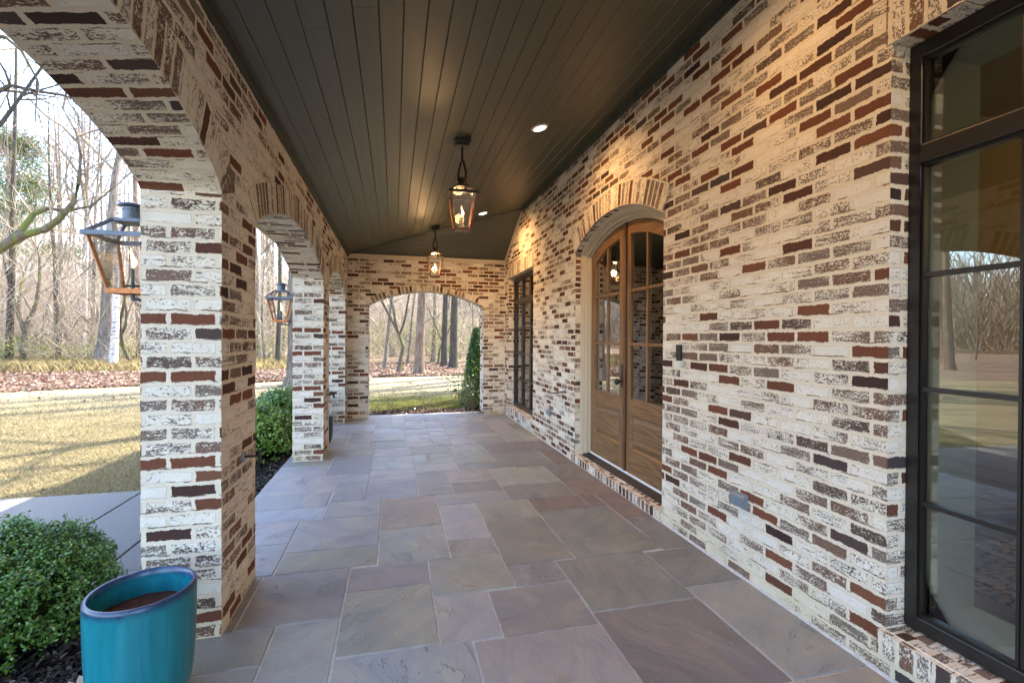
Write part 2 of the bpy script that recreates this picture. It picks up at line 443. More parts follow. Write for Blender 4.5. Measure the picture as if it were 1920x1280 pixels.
class MB:
    """collects faces with materials and UVs (metres) and links them as ONE mesh object"""

    def __init__(self):
        self.v = []
        self.f = []
        self.m = []
        self.uv = []

    def face(self, pts, mi=0, uv=None):
        i = len(self.v)
        self.v += [tuple(p) for p in pts]
        self.f.append(tuple(range(i, i + len(pts))))
        self.m.append(mi)
        if uv is None:
            p = [Vector(q) for q in pts]
            n = Vector((0, 0, 0))
            for k in range(len(p)):
                a, b = p[k], p[(k + 1) % len(p)]
                n += Vector(((a.y - b.y) * (a.z + b.z), (a.z - b.z) * (a.x + b.x), (a.x - b.x) * (a.y + b.y)))
            ax = max(range(3), key=lambda k: abs(n[k]))
            uv = [((q.y, q.z), (q.x, q.z), (q.x, q.y))[ax] for q in p]
        self.uv.append(uv)

    def box(self, a, b, mi=0, skip=''):
        x0, y0, z0 = a
        x1, y1, z1 = b
        F = {'x': [(x0, y1, z0), (x0, y0, z0), (x0, y0, z1), (x0, y1, z1)], 'X': [(x1, y0, z0), (x1, y1, z0), (x1, y1, z1), (x1, y0, z1)],
             'y': [(x0, y0, z0), (x1, y0, z0), (x1, y0, z1), (x0, y0, z1)], 'Y': [(x1, y1, z0), (x0, y1, z0), (x0, y1, z1), (x1, y1, z1)],
             'z': [(x0, y1, z0), (x1, y1, z0), (x1, y0, z0), (x0, y0, z0)], 'Z': [(x0, y0, z1), (x1, y0, z1), (x1, y1, z1), (x0, y1, z1)]}
        for k, q in F.items():
            if k not in skip:
                self.face(q, mi)

    def prism(self, poly, x0, x1, mi=0, axis='x', caps=True):
        """poly of (a,b) extruded along axis from x0 to x1; axis x: (y,z), axis y: (x,z), axis z: (x,y)"""
        def P(a, b, t):
            return {'x': (t, a, b), 'y': (a, t, b), 'z': (a, b, t)}[axis]
        area = sum(poly[i][0] * poly[(i + 1) % len(poly)][1] - poly[(i + 1) % len(poly)][0] * poly[i][1] for i in range(len(poly)))
        if (area < 0) != (axis == 'y'):
            poly = poly[::-1]
        n = len(poly)
        for i in range(n):
            a, b = poly[i], poly[(i + 1) % n]
            self.face([P(*a, x0), P(*b, x0), P(*b, x1), P(*a, x1)][::-1] if x1 < x0 else [P(*a, x0), P(*b, x0), P(*b, x1), P(*a, x1)], mi)
        if caps:
            tris = tessellate_polygon([[Vector((a, b, 0)) for a, b in poly]])
            lo, hi = (x0, x1)
            for t in tris:
                q = [poly[k] for k in t]
                ar = (q[1][0] - q[0][0]) * (q[2][1] - q[0][1]) - (q[2][0] - q[0][0]) * (q[1][1] - q[0][1])
                if (ar < 0) != (axis == 'y'):
                    q = q[::-1]
                self.face([P(*s, hi) for s in q], mi)
                self.face([P(*s, lo) for s in q[::-1]], mi)

    def tube(self, pts, rads, n=8, mi=0, caps=True):
        pts = [Vector(p) for p in pts]
        rings = []
        up = Vector((0, 0, 1))
        for i, p in enumerate(pts):
            t = (pts[min(i + 1, len(pts) - 1)] - pts[max(i - 1, 0)]).normalized()
            r = up if abs(t.dot(up)) < 0.95 else Vector((1, 0, 0))
            a = t.cross(r).normalized()
            b = t.cross(a)
            rr = rads[i] if hasattr(rads, '__len__') else rads
            rings.append([p + (a * math.cos(2 * PI * k / n) + b * math.sin(2 * PI * k / n)) * rr for k in range(n)])
        for i in range(len(rings) - 1):
            for k in range(n):
                self.face([rings[i][k], rings[i][(k + 1) % n], rings[i + 1][(k + 1) % n], rings[i + 1][k]][::-1], mi)
        if caps:
            self.face(rings[0], mi)
            self.face(rings[-1][::-1], mi)

    def lathe(self, prof, c=(0, 0, 0), n=24, mi=0):
        for i in range(len(prof) - 1):
            (r0, z0), (r1, z1) = prof[i], prof[i + 1]
            for k in range(n):
                a0, a1 = 2 * PI * k / n, 2 * PI * (k + 1) / n
                q = [(c[0] + r0 * math.cos(a0), c[1] + r0 * math.sin(a0), c[2] + z0), (c[0] + r0 * math.cos(a1), c[1] + r0 * math.sin(a1), c[2] + z0),
                     (c[0] + r1 * math.cos(a1), c[1] + r1 * math.sin(a1), c[2] + z1), (c[0] + r1 * math.cos(a0), c[1] + r1 * math.sin(a0), c[2] + z1)]
                if r0 < 1e-6:
                    q = q[1:]
                elif r1 < 1e-6:
                    q = q[:3]
                self.face(q, mi)

    def build(self, name, mats, parent=None, smooth=False, merge=True, loc=None, bevel=0.0):
        me = bpy.data.meshes.new(name)
        me.from_pydata(self.v, [], self.f)
        for m in (mats if isinstance(mats, (list, tuple)) else [mats]):
            me.materials.append(MT[m] if isinstance(m, str) else m)
        me.polygons.foreach_set('material_index', self.m)
        l = me.uv_layers.new(name='UVMap')
        l.data.foreach_set('uv', np.array([c for u in self.uv for p in u for c in p[:2]], dtype=np.float32))
        if smooth:
            me.polygons.foreach_set('use_smooth', [True] * len(self.f))
        me.update()
        if merge:
            bm = bmesh.new()
            bm.from_mesh(me)
            bmesh.ops.remove_doubles(bm, verts=bm.verts, dist=1e-5)
            bm.to_mesh(me)
            bm.free()
        o = bpy.data.objects.new(name, me)
        COL.objects.link(o)
        if parent:
            o.parent = parent
        if loc:
            o.location = loc
        if bevel:
            b = o.modifiers.new('edge', 'BEVEL')
            b.width = bevel
            b.segments = 2
            b.limit_method = 'ANGLE'
        if smooth:
            try:
                me.set_sharp_from_angle(angle=math.radians(40))
            except Exception:
                pass
        return o


def np_mesh(name, verts, faces_n, mats, tint=None, parent=None, loc=None, smooth=False):
    """verts (F,k,3) of separate k-gons; tint (F,3) goes into the colour attribute 'tint'"""
    F, k, _ = verts.shape
    me = bpy.data.meshes.new(name)
    me.vertices.add(F * k)
    me.vertices.foreach_set('co', verts.reshape(-1).astype(np.float32))
    me.loops.add(F * k)
    me.loops.foreach_set('vertex_index', np.arange(F * k, dtype=np.int32))
    me.polygons.add(F)
    me.polygons.foreach_set('loop_start', np.arange(0, F * k, k, dtype=np.int32))
    me.polygons.foreach_set('loop_total', np.full(F, k, dtype=np.int32))
    if smooth:
        me.polygons.foreach_set('use_smooth', np.ones(F, dtype=bool))
    me.update(calc_edges=True)
    me.materials.append(MT[mats] if isinstance(mats, str) else mats)
    if tint is not None:
        at = me.attributes.new('tint', 'FLOAT_COLOR', 'FACE')
        c = np.ones((F, 4), dtype=np.float32)
        c[:, :3] = tint
        at.data.foreach_set('color', c.reshape(-1))
    o = bpy.data.objects.new(name, me)
    COL.objects.link(o)
    if parent:
        o.parent = parent
    if loc is not None:
        o.location = loc
    return o


def tag(o, label=None, cat=None, group=None, kind=None):
    if label:
        o['label'] = label
    if cat:
        o['category'] = cat
    if group:
        o['group'] = group
    if kind:
        o['kind'] = kind
    return o


def empty(name, loc=(0, 0, 0), rz=0.0):
    o = bpy.data.objects.new(name, None)
    COL.objects.link(o)
    o.location = loc
    o.rotation_euler = (0, 0, rz)
    o.empty_display_size = 0.1
    return o


def kids(o):
    return [c for c in COL.objects if c.parent == o]


def copy_tree(o, parent=None):
    c = o.copy()
    COL.objects.link(c)
    c.parent = parent
    for ch in kids(o):
        copy_tree(ch, c)
    return c


def rough_grid(o, amp=0.003, scale=14.0):
    """small hand-laid unevenness of a masonry mesh"""
    for v in o.data.vertices:
        n = mnoise.noise_vector(v.co * scale)
        n2 = mnoise.noise_vector(v.co * scale * 3.1)
        v.co += n * amp + n2 * amp * 0.5
    o.data.update()


# ------------------------------------------------------------------ setting constants
W = 2.016      # house wall face
L = -0.793     # arcade inner face
LO = -1.123    # arcade outer face
YE = 8.59      # far end wall inner face
YEO = 8.93
YN = -0.75     # near end wall inner face
YNO = -1.08
SL = 0.65 / (W - L)


def zc(x):     # ceiling height
    return 2.87 + SL * (x - L)


ZS = 2.09      # arcade spring line


def arc_pts(y0, y1, zs, rise, n=24, ell=0.0):
    """points of a low arch from (y0,zs) to (y1,zs); ell mixes circular segment and half ellipse"""
    c = (y0 + y1) / 2
    a = abs(y1 - y0) / 2
    R = a * a / (2 * rise) + rise / 2
    out = []
    for i in range(n + 1):
        t = -math.cos(PI * i / n) if ell else -1 + 2 * i / n
        y = c + a * t
        zs_ = math.sqrt(max(0, R * R - (a * t) ** 2)) - (R - rise)
        ze = rise * math.sqrt(max(0, 1 - t * t))
        out.append((y if y1 > y0 else 2 * c - y, zs + (1 - ell) * zs_ + ell * ze))
    return out


# ================================================================== STRUCTURE: ground
def sheet(name, pts, z, m, kind='structure'):
    b = MB()
    tr = tessellate_polygon([[Vector((x, y, 0)) for x, y in pts]])
    for t in tr:
        q = [pts[k] for k in t]
        ar = (q[1][0] - q[0][0]) * (q[2][1] - q[0][1]) - (q[2][0] - q[0][0]) * (q[1][1] - q[0][1])
        if ar < 0:
            q = q[::-1]
        b.face([(x, y, z) for x, y in q])
    return tag(b.build(name, m), kind=kind)


GZ = -0.15
sheet('ground', [(-900, -900), (900, -900), (900, 900), (-900, 900)], GZ - 0.012, 'ground')
# lawn edge wanders a little against the leaf litter
edge = [(-60, 8.2), (-30, 12.3), (-18, 14.6), (-10.6, 16.1), (-9.2, 16.9), (-8, 17.4), (-6.3, 17.6), (-4.7, 18.0), (-3.2, 18.6), (-1, 19.5), (1.2, 19.6), (3.5, 19.9), (9, 20.6), (30, 21)]
sheet('lawn', [(-60, -30)] + edge + [(30, -30)], GZ, 'lawn')
b = MB()
for x0, x1 in ((-12.0, -7.32), (-7.304, -4.87), (-4.855, -2.428), (-2.412, -1.86), (-1.845, -1.20)):
    b.box((x0, 3.35, GZ - 0.05), (x1, 4.85 if x1 > -1.5 else 5.43, GZ + 0.035))
o = tag(b.build('path', 'concrete', bevel=0.008), kind='structure')
b = MB()
for i in range(8):
    ya, yb = 9.38 + 0.45 * i, 9.38 + 0.45 * (i + 1)
    za, zb_ = [-0.022 + (GZ + 0.004 + 0.022) * (0.5 - 0.5 * math.cos(PI * t / 8)) for t in (i, i + 1)]
    b.face([(-1.3, ya, za), (7.5, ya, za), (7.5, yb, zb_), (-1.3, yb, zb_)])
    b.face([(-2.6, ya, GZ), (-1.3, ya, za), (-1.3, yb, zb_), (-2.6, yb, GZ)])
b.face([(-2.6, 9.38, GZ), (-1.3, 9.38, GZ), (-1.3, 9.38, -0.022)])
tag(b.build('lawn', 'lawn'), kind='structure')
b = MB()
b.box((-1.25, 8.938, GZ), (7.5, 9.40, -0.02))
tag(b.build('planting_bed', 'mulch'), kind='structure')
sheet('mulch_bed', [(-12, -2.5), (-1.1, -2.5), (-1.1, 3.35), (-12, 3.35)], GZ + 0.02, 'mulch')
b = MB()
bed = [(-2.35, 4.86), (-1.1, 4.86), (-1.1, 9.2), (-1.0, 8.9), (2.6, 8.9), (2.6, 9.55), (1.2, 9.42), (-0.4, 9.38), (-1.6, 9.5), (-2.3, 8.8)]
sheet('planting_bed', [(-2.35, 5.45), (-1.85, 5.45), (-1.85, 4.86), (-1.1, 4.86), (-1.1, 8.92), (-1.25, 8.92), (-1.26, 9.36), (-1.6, 9.45), (-2.3, 8.8)], GZ + 0.02, 'mulch')

# ------------------------------------------------------------------ flagstone floor
ST = """-.10,.36,3.59,4.28,p -.10,.36,3.03,3.59,g -.70,-.10,3.34,3.91,l -.70,-.10,3.05,3.34,o -.55,-.10,3.91,4.29,l -1.2,-.55,4.20,4.58,l
-1.2,-.55,3.92,4.20,b -1.2,-.70,3.50,3.92,l -1.2,-.70,3.05,3.50,l -.75,-.26,2.51,3.05,v -1.2,-.75,2.51,3.05,v -1.2,-.56,2.22,2.51,o -.56,-.26,1.6,2.51,l
-1.2,-.56,1.92,2.22,l -1.2,-.56,1.6,1.92,v -.26,.21,2.75,3.03,v -.26,.21,2.19,2.75,g -.26,.36,1.6,2.19,b .36,.68,3.28,4.0,l .36,.68,3.03,3.28,v
.36,1.0,4.0,4.28,g .68,1.14,3.56,4.0,o .68,1.14,2.84,3.56,k 1.14,1.62,3.67,3.97,r 1.14,1.77,3.12,3.67,G 1.14,1.77,2.83,3.12,k 1.77,2.03,3.37,3.66,r
1.62,1.77,3.67,3.97,r 1.77,2.03,3.66,3.97,r 1.77,2.03,2.81,3.37,G .21,.68,2.59,3.03,o .68,1.0,2.58,2.84,v .21,.51,2.17,2.59,l .51,1.0,2.16,2.58,v
1.0,1.62,2.25,2.83,G 1.62,2.03,2.36,2.81,G 1.62,2.03,1.6,2.36,l 1.0,1.62,1.6,2.25,d .36,1.0,1.6,2.16,l 1.0,1.14,3.97,4.0,g
-.24,.22,4.29,4.74,B -.24,.22,4.74,5.23,l -.54,-.24,4.29,4.86,B -.54,-.24,4.86,5.13,b -1.2,-.54,4.58,5.13,l .22,.54,4.28,5.0,v .54,1.0,4.57,5.0,t
.54,1.0,4.28,4.57,k 1.0,1.61,4.39,4.98,g 1.0,1.61,3.97,4.39,G -.69,-.24,5.13,5.89,B -.24,.22,5.23,5.78,b .22,.37,5.35,5.8,b .37,.69,5.35,5.8,g
.22,.69,5.0,5.35,l .69,1.3,5.0,5.28,G .69,1.13,5.28,6.22,g 1.13,1.77,5.28,5.69,G 1.13,1.88,5.69,6.22,d 1.88,2.03,5.69,6.22,r 1.61,2.03,3.97,4.40,r
1.61,2.03,4.40,4.98,d 1.3,1.77,4.98,5.28,G 1.77,2.03,4.98,5.69,r -1.2,-.69,5.13,5.55,l -1.2,-.69,5.55,5.89,o -1.2,-.24,5.89,6.22,o -.24,.22,5.78,6.22,b .22,.69,5.80,6.22,k"""
PALETTE = dict(p=(0.243, 0.202, 0.171), g=(0.239, 0.237, 0.212), l=(0.272, 0.261, 0.255), o=(0.230, 0.219, 0.193), b=(0.266, 0.276, 0.276), v=(0.216, 0.201, 0.197),
               k=(0.191, 0.182, 0.160), r=(0.173, 0.138, 0.126), G=(0.179, 0.182, 0.168), d=(0.180, 0.163, 0.157), B=(0.210, 0.216, 0.222), t=(0.279, 0.257, 0.221))
stones = []
for s in ST.split():
    q = s.split(',')
    stones.append((*[float(v) for v in q[:4]], q[4]))


def guillotine(x0, x1, y0, y1, out):
    wx, wy = x1 - x0, y1 - y0
    big = random.uniform(0.5, 0.75)
    if wx > big or (wx > 0.42 and random.random() < 0.25):
        c = random.uniform(0.38, 0.62)
        guillotine(x0, x0 + wx * c, y0, y1, out)
        guillotine(x0 + wx * c, x1, y0, y1, out)
    elif wy > big * 0.95 or (wy > 0.42 and random.random() < 0.3):
        c = random.uniform(0.36, 0.64)
        guillotine(x0, x1, y0, y0 + wy * c, out)
        guillotine(x0, x1, y0 + wy * c, y1, out)
    else:
        out.append((x0, x1, y0, y1, random.choice('lllggbBovvtGo')))


for x0, x1 in ((-1.2, -0.3), (-0.3, 0.75), (0.75, 2.03)):
    guillotine(x0, x1, 6.22, 8.94, stones)
    guillotine(x0, x1, -1.2, 1.6, stones)
b = MB()
tints, seeds = [], []
for (x0, x1, y0, y1, k) in stones:
    j = 0.0066
    c = PALETTE[k]
    vv = random.uniform(0.92, 1.08)
    col = tuple(min(1, q * vv * random.uniform(0.97, 1.03)) for q in c)
    z = 0.0 + random.uniform(-0.0015, 0.0015)
    a = [(x0 + j, y0 + j), (x1 - j, y0 + j), (x1 - j, y1 - j), (x0 + j, y1 - j)]
    # chipped, slightly wandering edges
    pts = []
    for i in range(4):
        p, q = a[i], a[(i + 1) % 4]
        ln = math.hypot(q[0] - p[0], q[1] - p[1])
        n = max(3, int(ln / 0.05))
        for t in range(n):
            f = t / n
            x, y = p[0] + (q[0] - p[0]) * f, p[1] + (q[1] - p[1]) * f
            pts.append((x + random.uniform(-0.0022, 0.0022), y + random.uniform(-0.0022, 0.0022)))
    cx, cy = (x0 + x1) / 2, (y0 + y1) / 2
    top = [(x, y, z) for x, y in pts]
    low = [(cx + (x - cx) * 1.0 + (0.003 if x > cx else -0.003), cy + (y - cy) + (0.003 if y > cy else -0.003), z - 0.006) for x, y in pts]
    b.face(top)
    nf = 1
    for i in range(len(pts)):
        k2 = (i + 1) % len(pts)
        b.face([low[i], low[k2], top[k2], top[i]])
        nf += 1
    sd = random.random()
    tints += [col] * nf
    seeds += [sd] * nf
i0 = len(b.f)
b.box((-1.17, YNO, GZ - 0.1), (2.03, 8.935, -0.0045), 1)
tints += [(0.3, 0.3, 0.3)] * (len(b.f) - i0)
seeds += [0.0] * (len(b.f) - i0)
fl = b.build('porch_floor', ['flag', 'grout'], merge=False)
at = fl.data.attributes.new('stone', 'FLOAT_COLOR', 'FACE')
at.data.foreach_set('color', np.array([(*c, 1) for c in tints], dtype=np.float32).reshape(-1))
at = fl.data.attributes.new('stone_seed', 'FLOAT', 'FACE')
at.data.foreach_set('value', np.array(seeds, dtype=np.float32))
tag(fl, kind='structure')


# ================================================================== STRUCTURE: the house wall
def wall_with_holes(mb, outer, holes, x0, x1, mi=0, reveal_mi=0):
    """wall in the (y,z) plane, visible face at x0 (normal -x), back at x1; reveals of the holes carry their own UV"""
    polys = [[Vector((a, b, 0)) for a, b in p] for p in [outer] + holes]
    flat = [p for q in [outer] + holes for p in q]
    for t in tessellate_polygon(polys):
        q = [flat[k] for k in t]
        ar = (q[1][0] - q[0][0]) * (q[2][1] - q[0][1]) - (q[2][0] - q[0][0]) * (q[1][1] - q[0][1])
        if ar > 0:
            q = q[::-1]
        mb.face([(x0, y, z) for y, z in q], mi)
        mb.face([(x1, y, z) for y, z in q[::-1]], mi)
    for h in holes:
        cum = 0
        for i in range(len(h)):
            a, c = h[i], h[(i + 1) % len(h)]
            ln = math.hypot(c[0] - a[0], c[1] - a[1])
            vert = abs(c[0] - a[0]) < 1e-4
            v0, v1 = (a[1], c[1]) if vert else (cum, cum + ln)
            mb.face([(x0, *a), (x1, *a), (x1, *c), (x0, *c)], reveal_mi, [(0.03, v0), (0.03 + x1 - x0, v0), (0.03 + x1 - x0, v1), (0.03, v1)])
            cum += ln


DO = (3.24, 5.055)                      # door opening
darc = arc_pts(DO[0], DO[1], 2.395, 0.25, 28)
NW = (-0.03, 1.53, 0.20, 2.655)         # near window opening
FW = (6.75, 8.30, 0.19, 2.50)           # far window opening
house = tag(empty('brick_house'), 'house front wall of whitewashed brick on the right with arched double door and tall windows', 'house')
b = MB()
wall_with_holes(b, [(-3.5, -0.14), (8.60, -0.14), (8.60, 3.62), (-3.5, 3.62)],
                [[(NW[0], NW[2]), (NW[1], NW[2]), (NW[1], NW[3]), (NW[0], NW[3])],
                 [(DO[0], 0.085), (DO[1], 0.085)] + [(y, z) for y, z in darc[::-1]],
                 [(FW[0], FW[2]), (FW[1], FW[2]), (FW[1], FW[3]), (FW[0], FW[3])]], W, W + 0.30)
b.build('wall', 'brick', house)


def brick_sill(y0, y1, x0, x1, z0, z1, drop=0.012):
    """rowlock sill: front face u = height, top u = depth, v runs along the wall"""
    m = MB()
    m.face([(x0, y1, z0), (x0, y0, z0), (x0, y0, z1 - drop), (x0, y1, z1 - drop)], 0, [(.005, y1), (.005, y0), (.005 + z1 - z0, y0), (.005 + z1 - z0, y1)])
    m.face([(x0, y1, z1 - drop), (x0, y0, z1 - drop), (x1, y0, z1), (x1, y1, z1)], 0, [(.22, y1), (.22, y0), (.22 + x1 - x0, y0), (.22 + x1 - x0, y1)])
    for y, s in ((y0, 1), (y1, -1)):
        q = [(x0, y, z0), (x1, y, z0), (x1, y, z1), (x0, y, z1 - drop)]
        m.face(q if s > 0 else q[::-1])
    return m


def soldier_band(y0, y1, z0, h, x):
    m = MB()
    m.box((x - 0.004, y0, z0), (x + 0.01, y1, z0 + h))
    m.uv = [[(p[1] * 0 + (m.v[i][2] - z0) / h * 0.205 + 0.005, m.v[i][1]) for p, i in zip(u, f)] for u, f in zip(m.uv, m.f)]
    return m


brick_sill(NW[0] - 0.02, NW[1] + 0.02, W - 0.022, W + 0.12, 0.09, 0.205).build('window_sill', 'soldier', house)
brick_sill(FW[0] - 0.02, FW[1] + 0.02, W - 0.022, W + 0.12, 0.085, 0.195).build('window_sill', 'soldier', house)
brick_sill(DO[0] - 0.0, DO[1] + 0.08, W - 0.014, W + 0.07, 0.0, 0.088, 0.008).build('door_sill', 'soldier', house)
soldier_band(NW[0] - 0.05, NW[1] + 0.02, NW[3] + 0.004, 0.205, W).build('lintel', 'soldier', house)
soldier_band(FW[0] - 0.02, FW[1] + 0.02, FW[3] + 0.004, 0.205, W).build('lintel', 'soldier', house)


def ring(pts, h, x, thick, plane='x', flip=1):
    """arch ring: bricks standing on the arch, u radial, v along the arc; proud of plane x by thick on the -flip side"""
    m = MB()
    outp = []
    n = len(pts)
    for i in range(n):
        a, c = pts[max(i - 1, 0)], pts[min(i + 1, n - 1)]
        t = Vector((c[0] - a[0], c[1] - a[1])).normalized()
        nn = Vector((-t.y, t.x))
        if nn.y < 0:
            nn = -nn
        outp.append((pts[i][0] + nn.x * h, pts[i][1] + nn.y * h))
    cum = 0

    def P(a, q):
        return (a, q[0], q[1]) if plane == 'x' else (q[0], a, q[1])
    xf = x - flip * thick
    xb = x + flip * 0.01
    for i in range(n - 1):
        a, c, d, e = pts[i], pts[i + 1], outp[i + 1], outp[i]
        ln = math.hypot(c[0] - a[0], c[1] - a[1])
        v0, v1 = cum, cum + ln
        hh = h
        m.face([P(xf, a), P(xf, c), P(xf, d), P(xf, e)], 0, [(.006, v0), (.006, v1), (.006 + hh, v1), (.006 + hh, v0)])
        m.face([P(xf, e), P(xf, d), P(xb, d), P(xb, e)], 0, [(.1, v0), (.1, v1), (.1 + thick, v1), (.1 + thick, v0)])
        m.face([P(xb, a), P(xb, c), P(xf, c), P(xf, a)], 0, [(.1, v0), (.1, v1), (.1 + thick, v1), (.1 + thick, v0)])
        cum += ln
    for k in (0, n - 1):
        m.face([P(xf, pts[k]), P(xb, pts[k]), P(xb, outp[k]), P(xf, outp[k])])
    bm = m
    return bm


ring(darc, 0.215, W, 0.016).build('arch_ring', 'soldier', house)

# plinth smear where the brick meets the stone
b = MB()
b.prism([(W - 0.012, -0.001), (W + 0.01, -0.001), (W + 0.01, 0.02), (W - 0.002, 0.012)], 5.15, 8.58, axis='y')
b.prism([(W - 0.012, -0.001), (W + 0.01, -0.001), (W + 0.01, 0.02), (W - 0.002, 0.012)], -0.7, 3.23, axis='y')
b.build('mortar_fillet', 'grout', house)


# windows -----------------------------------------------------------
def make_window(y0, y1, z0, z1, nl, rows, trans):
    """tall casement group: y1 is the far jamb. rows: heights of the muntins; trans: (z0,z1) of the transom bar"""
    x = W + 0.098
    f = MB()
    j = 0.046
    f.box((x, y1 - j, z0), (x + 0.05, y1, z1))
    f.box((x, y0, z0), (x + 0.05, y0 + j, z1))
    f.box((x, y0 + j, z0), (x + 0.05, y1 - j, z0 + 0.06))
    f.box((x, y0 + j, z1 - 0.068), (x + 0.05, y1 - j, z1))
    f.box((x - 0.008, y0 + j, trans[0]), (x + 0.05, y1 - j, trans[1]))
    fr = f.build('window', 'bronze', house, bevel=0.006)
    # inner stepped stop round every opening
    lw = (y1 - y0 - 2 * j)
    st = MB()
    mull = 0.05
    cell = (lw - (nl - 1) * mull) / nl
    mu = MB()
    for i in range(nl):
        a = y0 + j + i * (cell + mull)
        c = a + cell
        if i:
            mu.box((x + 0.012, a - mull, z0 + 0.06), (x + 0.048, a, trans[0]))
            mu.box((x + 0.012, a - mull, trans[1]), (x + 0.048, a, z1 - 0.068))
        for (p, q) in ((z0 + 0.06, trans[0]), (trans[1], z1 - 0.068)):
            s = 0.010
            st.box((x + 0.010, a, p), (x + 0.04, a + s, q))
            st.box((x + 0.010, c - s, p), (x + 0.04, c, q))
            st.box((x + 0.010, a + s, p), (x + 0.04, c - s, p + s))
            st.box((x + 0.010, a + s, q - s), (x + 0.04, c - s, q))
        for r in rows:
            st.box((x + 0.012, a + 0.010, r - 0.010), (x + 0.04, c - 0.010, r + 0.010))
    mu.build('mullion', 'bronze', fr, bevel=0.004)
    st.build('muntin', 'bronze', fr)
    g = MB()
    for i in range(nl):
        a = y0 + j + i * (cell + mull)
        c = a + cell
        e = math.tan(math.radians(2.4)) * cell / 2      # the panes sit a touch askew in their frames
        for p, q in ((z0 + 0.06, trans[0]), (trans[1], z1 - 0.068)):
            g.prism([(x + 0.026 - e, a), (x + 0.030 - e, a), (x + 0.030 + e, c), (x + 0.026 + e, c)], p, q, axis='z')
    g.build('pane', 'glass', fr)
    ln = MB()
    xa, xb = x + 0.0515, W + 0.42
    ln.box((xa, y1 - 0.055, z0 + 0.03), (xb, y1 - 0.004, z1 - 0.03))
    ln.box((xa, y0 + 0.004, z0 + 0.03), (xb, y0 + 0.055, z1 - 0.03))
    ln.box((xa, y0 + 0.055, z0 + 0.03), (xb, y1 - 0.055, z0 + 0.06))
    ln.box((xa, y0 + 0.055, z1 - 0.06), (xb, y1 - 0.055, z1 - 0.03))
    ln.build('window_lining', 'lining', fr)


make_window(NW[0], NW[1], NW[2] + 0.01, NW[3], 4, (0.741, 1.216, 1.69), (2.149, 2.228))
make_window(FW[0], FW[1], FW[2] + 0.01, FW[3], 3, (0.70, 1.15, 1.60), (2.02, 2.10))

# door --------------------------------------------------------------
XD = W + 0.15
tw = 0.085


def inset_arc(d, n=28):
    """the door arch moved inwards by d"""
    a = (DO[1] - DO[0]) / 2
    R = a * a / (2 * 0.25) + 0.125
    zc_ = 2.395 + 0.25 - R
    yc = (DO[0] + DO[1]) / 2
    r = R - d
    aa = a - d
    return [(yc + aa * t, zc_ + math.sqrt(r * r - (aa * t) ** 2)) for t in [-1 + 2 * i / n for i in range(n + 1)]]


def arch_z(y, d):
    a = (DO[1] - DO[0]) / 2
    R = a * a / 0.5 + 0.125
    return 2.395 + 0.25 - R + math.sqrt((R - d) ** 2 - (y - (DO[0] + DO[1]) / 2) ** 2)


fr = MB()
for d0, d1, xa, xb in ((0.0, 0.05, W + 0.062, W + 0.29), (0.05, 0.062, W + 0.075, W + 0.29), (0.062, 0.09, W + 0.10, W + 0.29), (0.09, 0.108, W + 0.138, W + 0.29)):
    o1, i1 = inset_arc(d0 + 0.0008), inset_arc(d1)
    poly = [(o1[0][0], 0.09)] + o1 + [(o1[-1][0], 0.09), (i1[-1][0], 0.09)] + i1[::-1] + [(i1[0][0], 0.09)]
    n = len(o1)
    for i in range(n - 1):
        fr.prism([o1[i], o1[i + 1], i1[i + 1], i1[i]], xa, xb)
    fr.prism([(o1[0][0], 0.09), o1[0], i1[0], (i1[0][0], 0.09)], xa, xb)
    fr.prism([(o1[-1][0], 0.09), o1[-1], i1[-1], (i1[-1][0], 0.09)], xa, xb)
df = fr.build('door_frame', 'cream', house)
b = MB()
b.prism([(W + 0.07, 0.09), (W + 0.30, 0.09), (W + 0.30, 0.135), (W + 0.125, 0.125), (W + 0.07, 0.10)], DO[0] + 0.05, DO[1] - 0.05, axis='y')
b.build('threshold', 'rubber', house)
b = MB()
b.box((XD - 0.006, DO[0] + 0.1, 0.126), (XD + 0.05, DO[1] - 0.1, 0.145))
b.build('door_sweep', 'white', house)


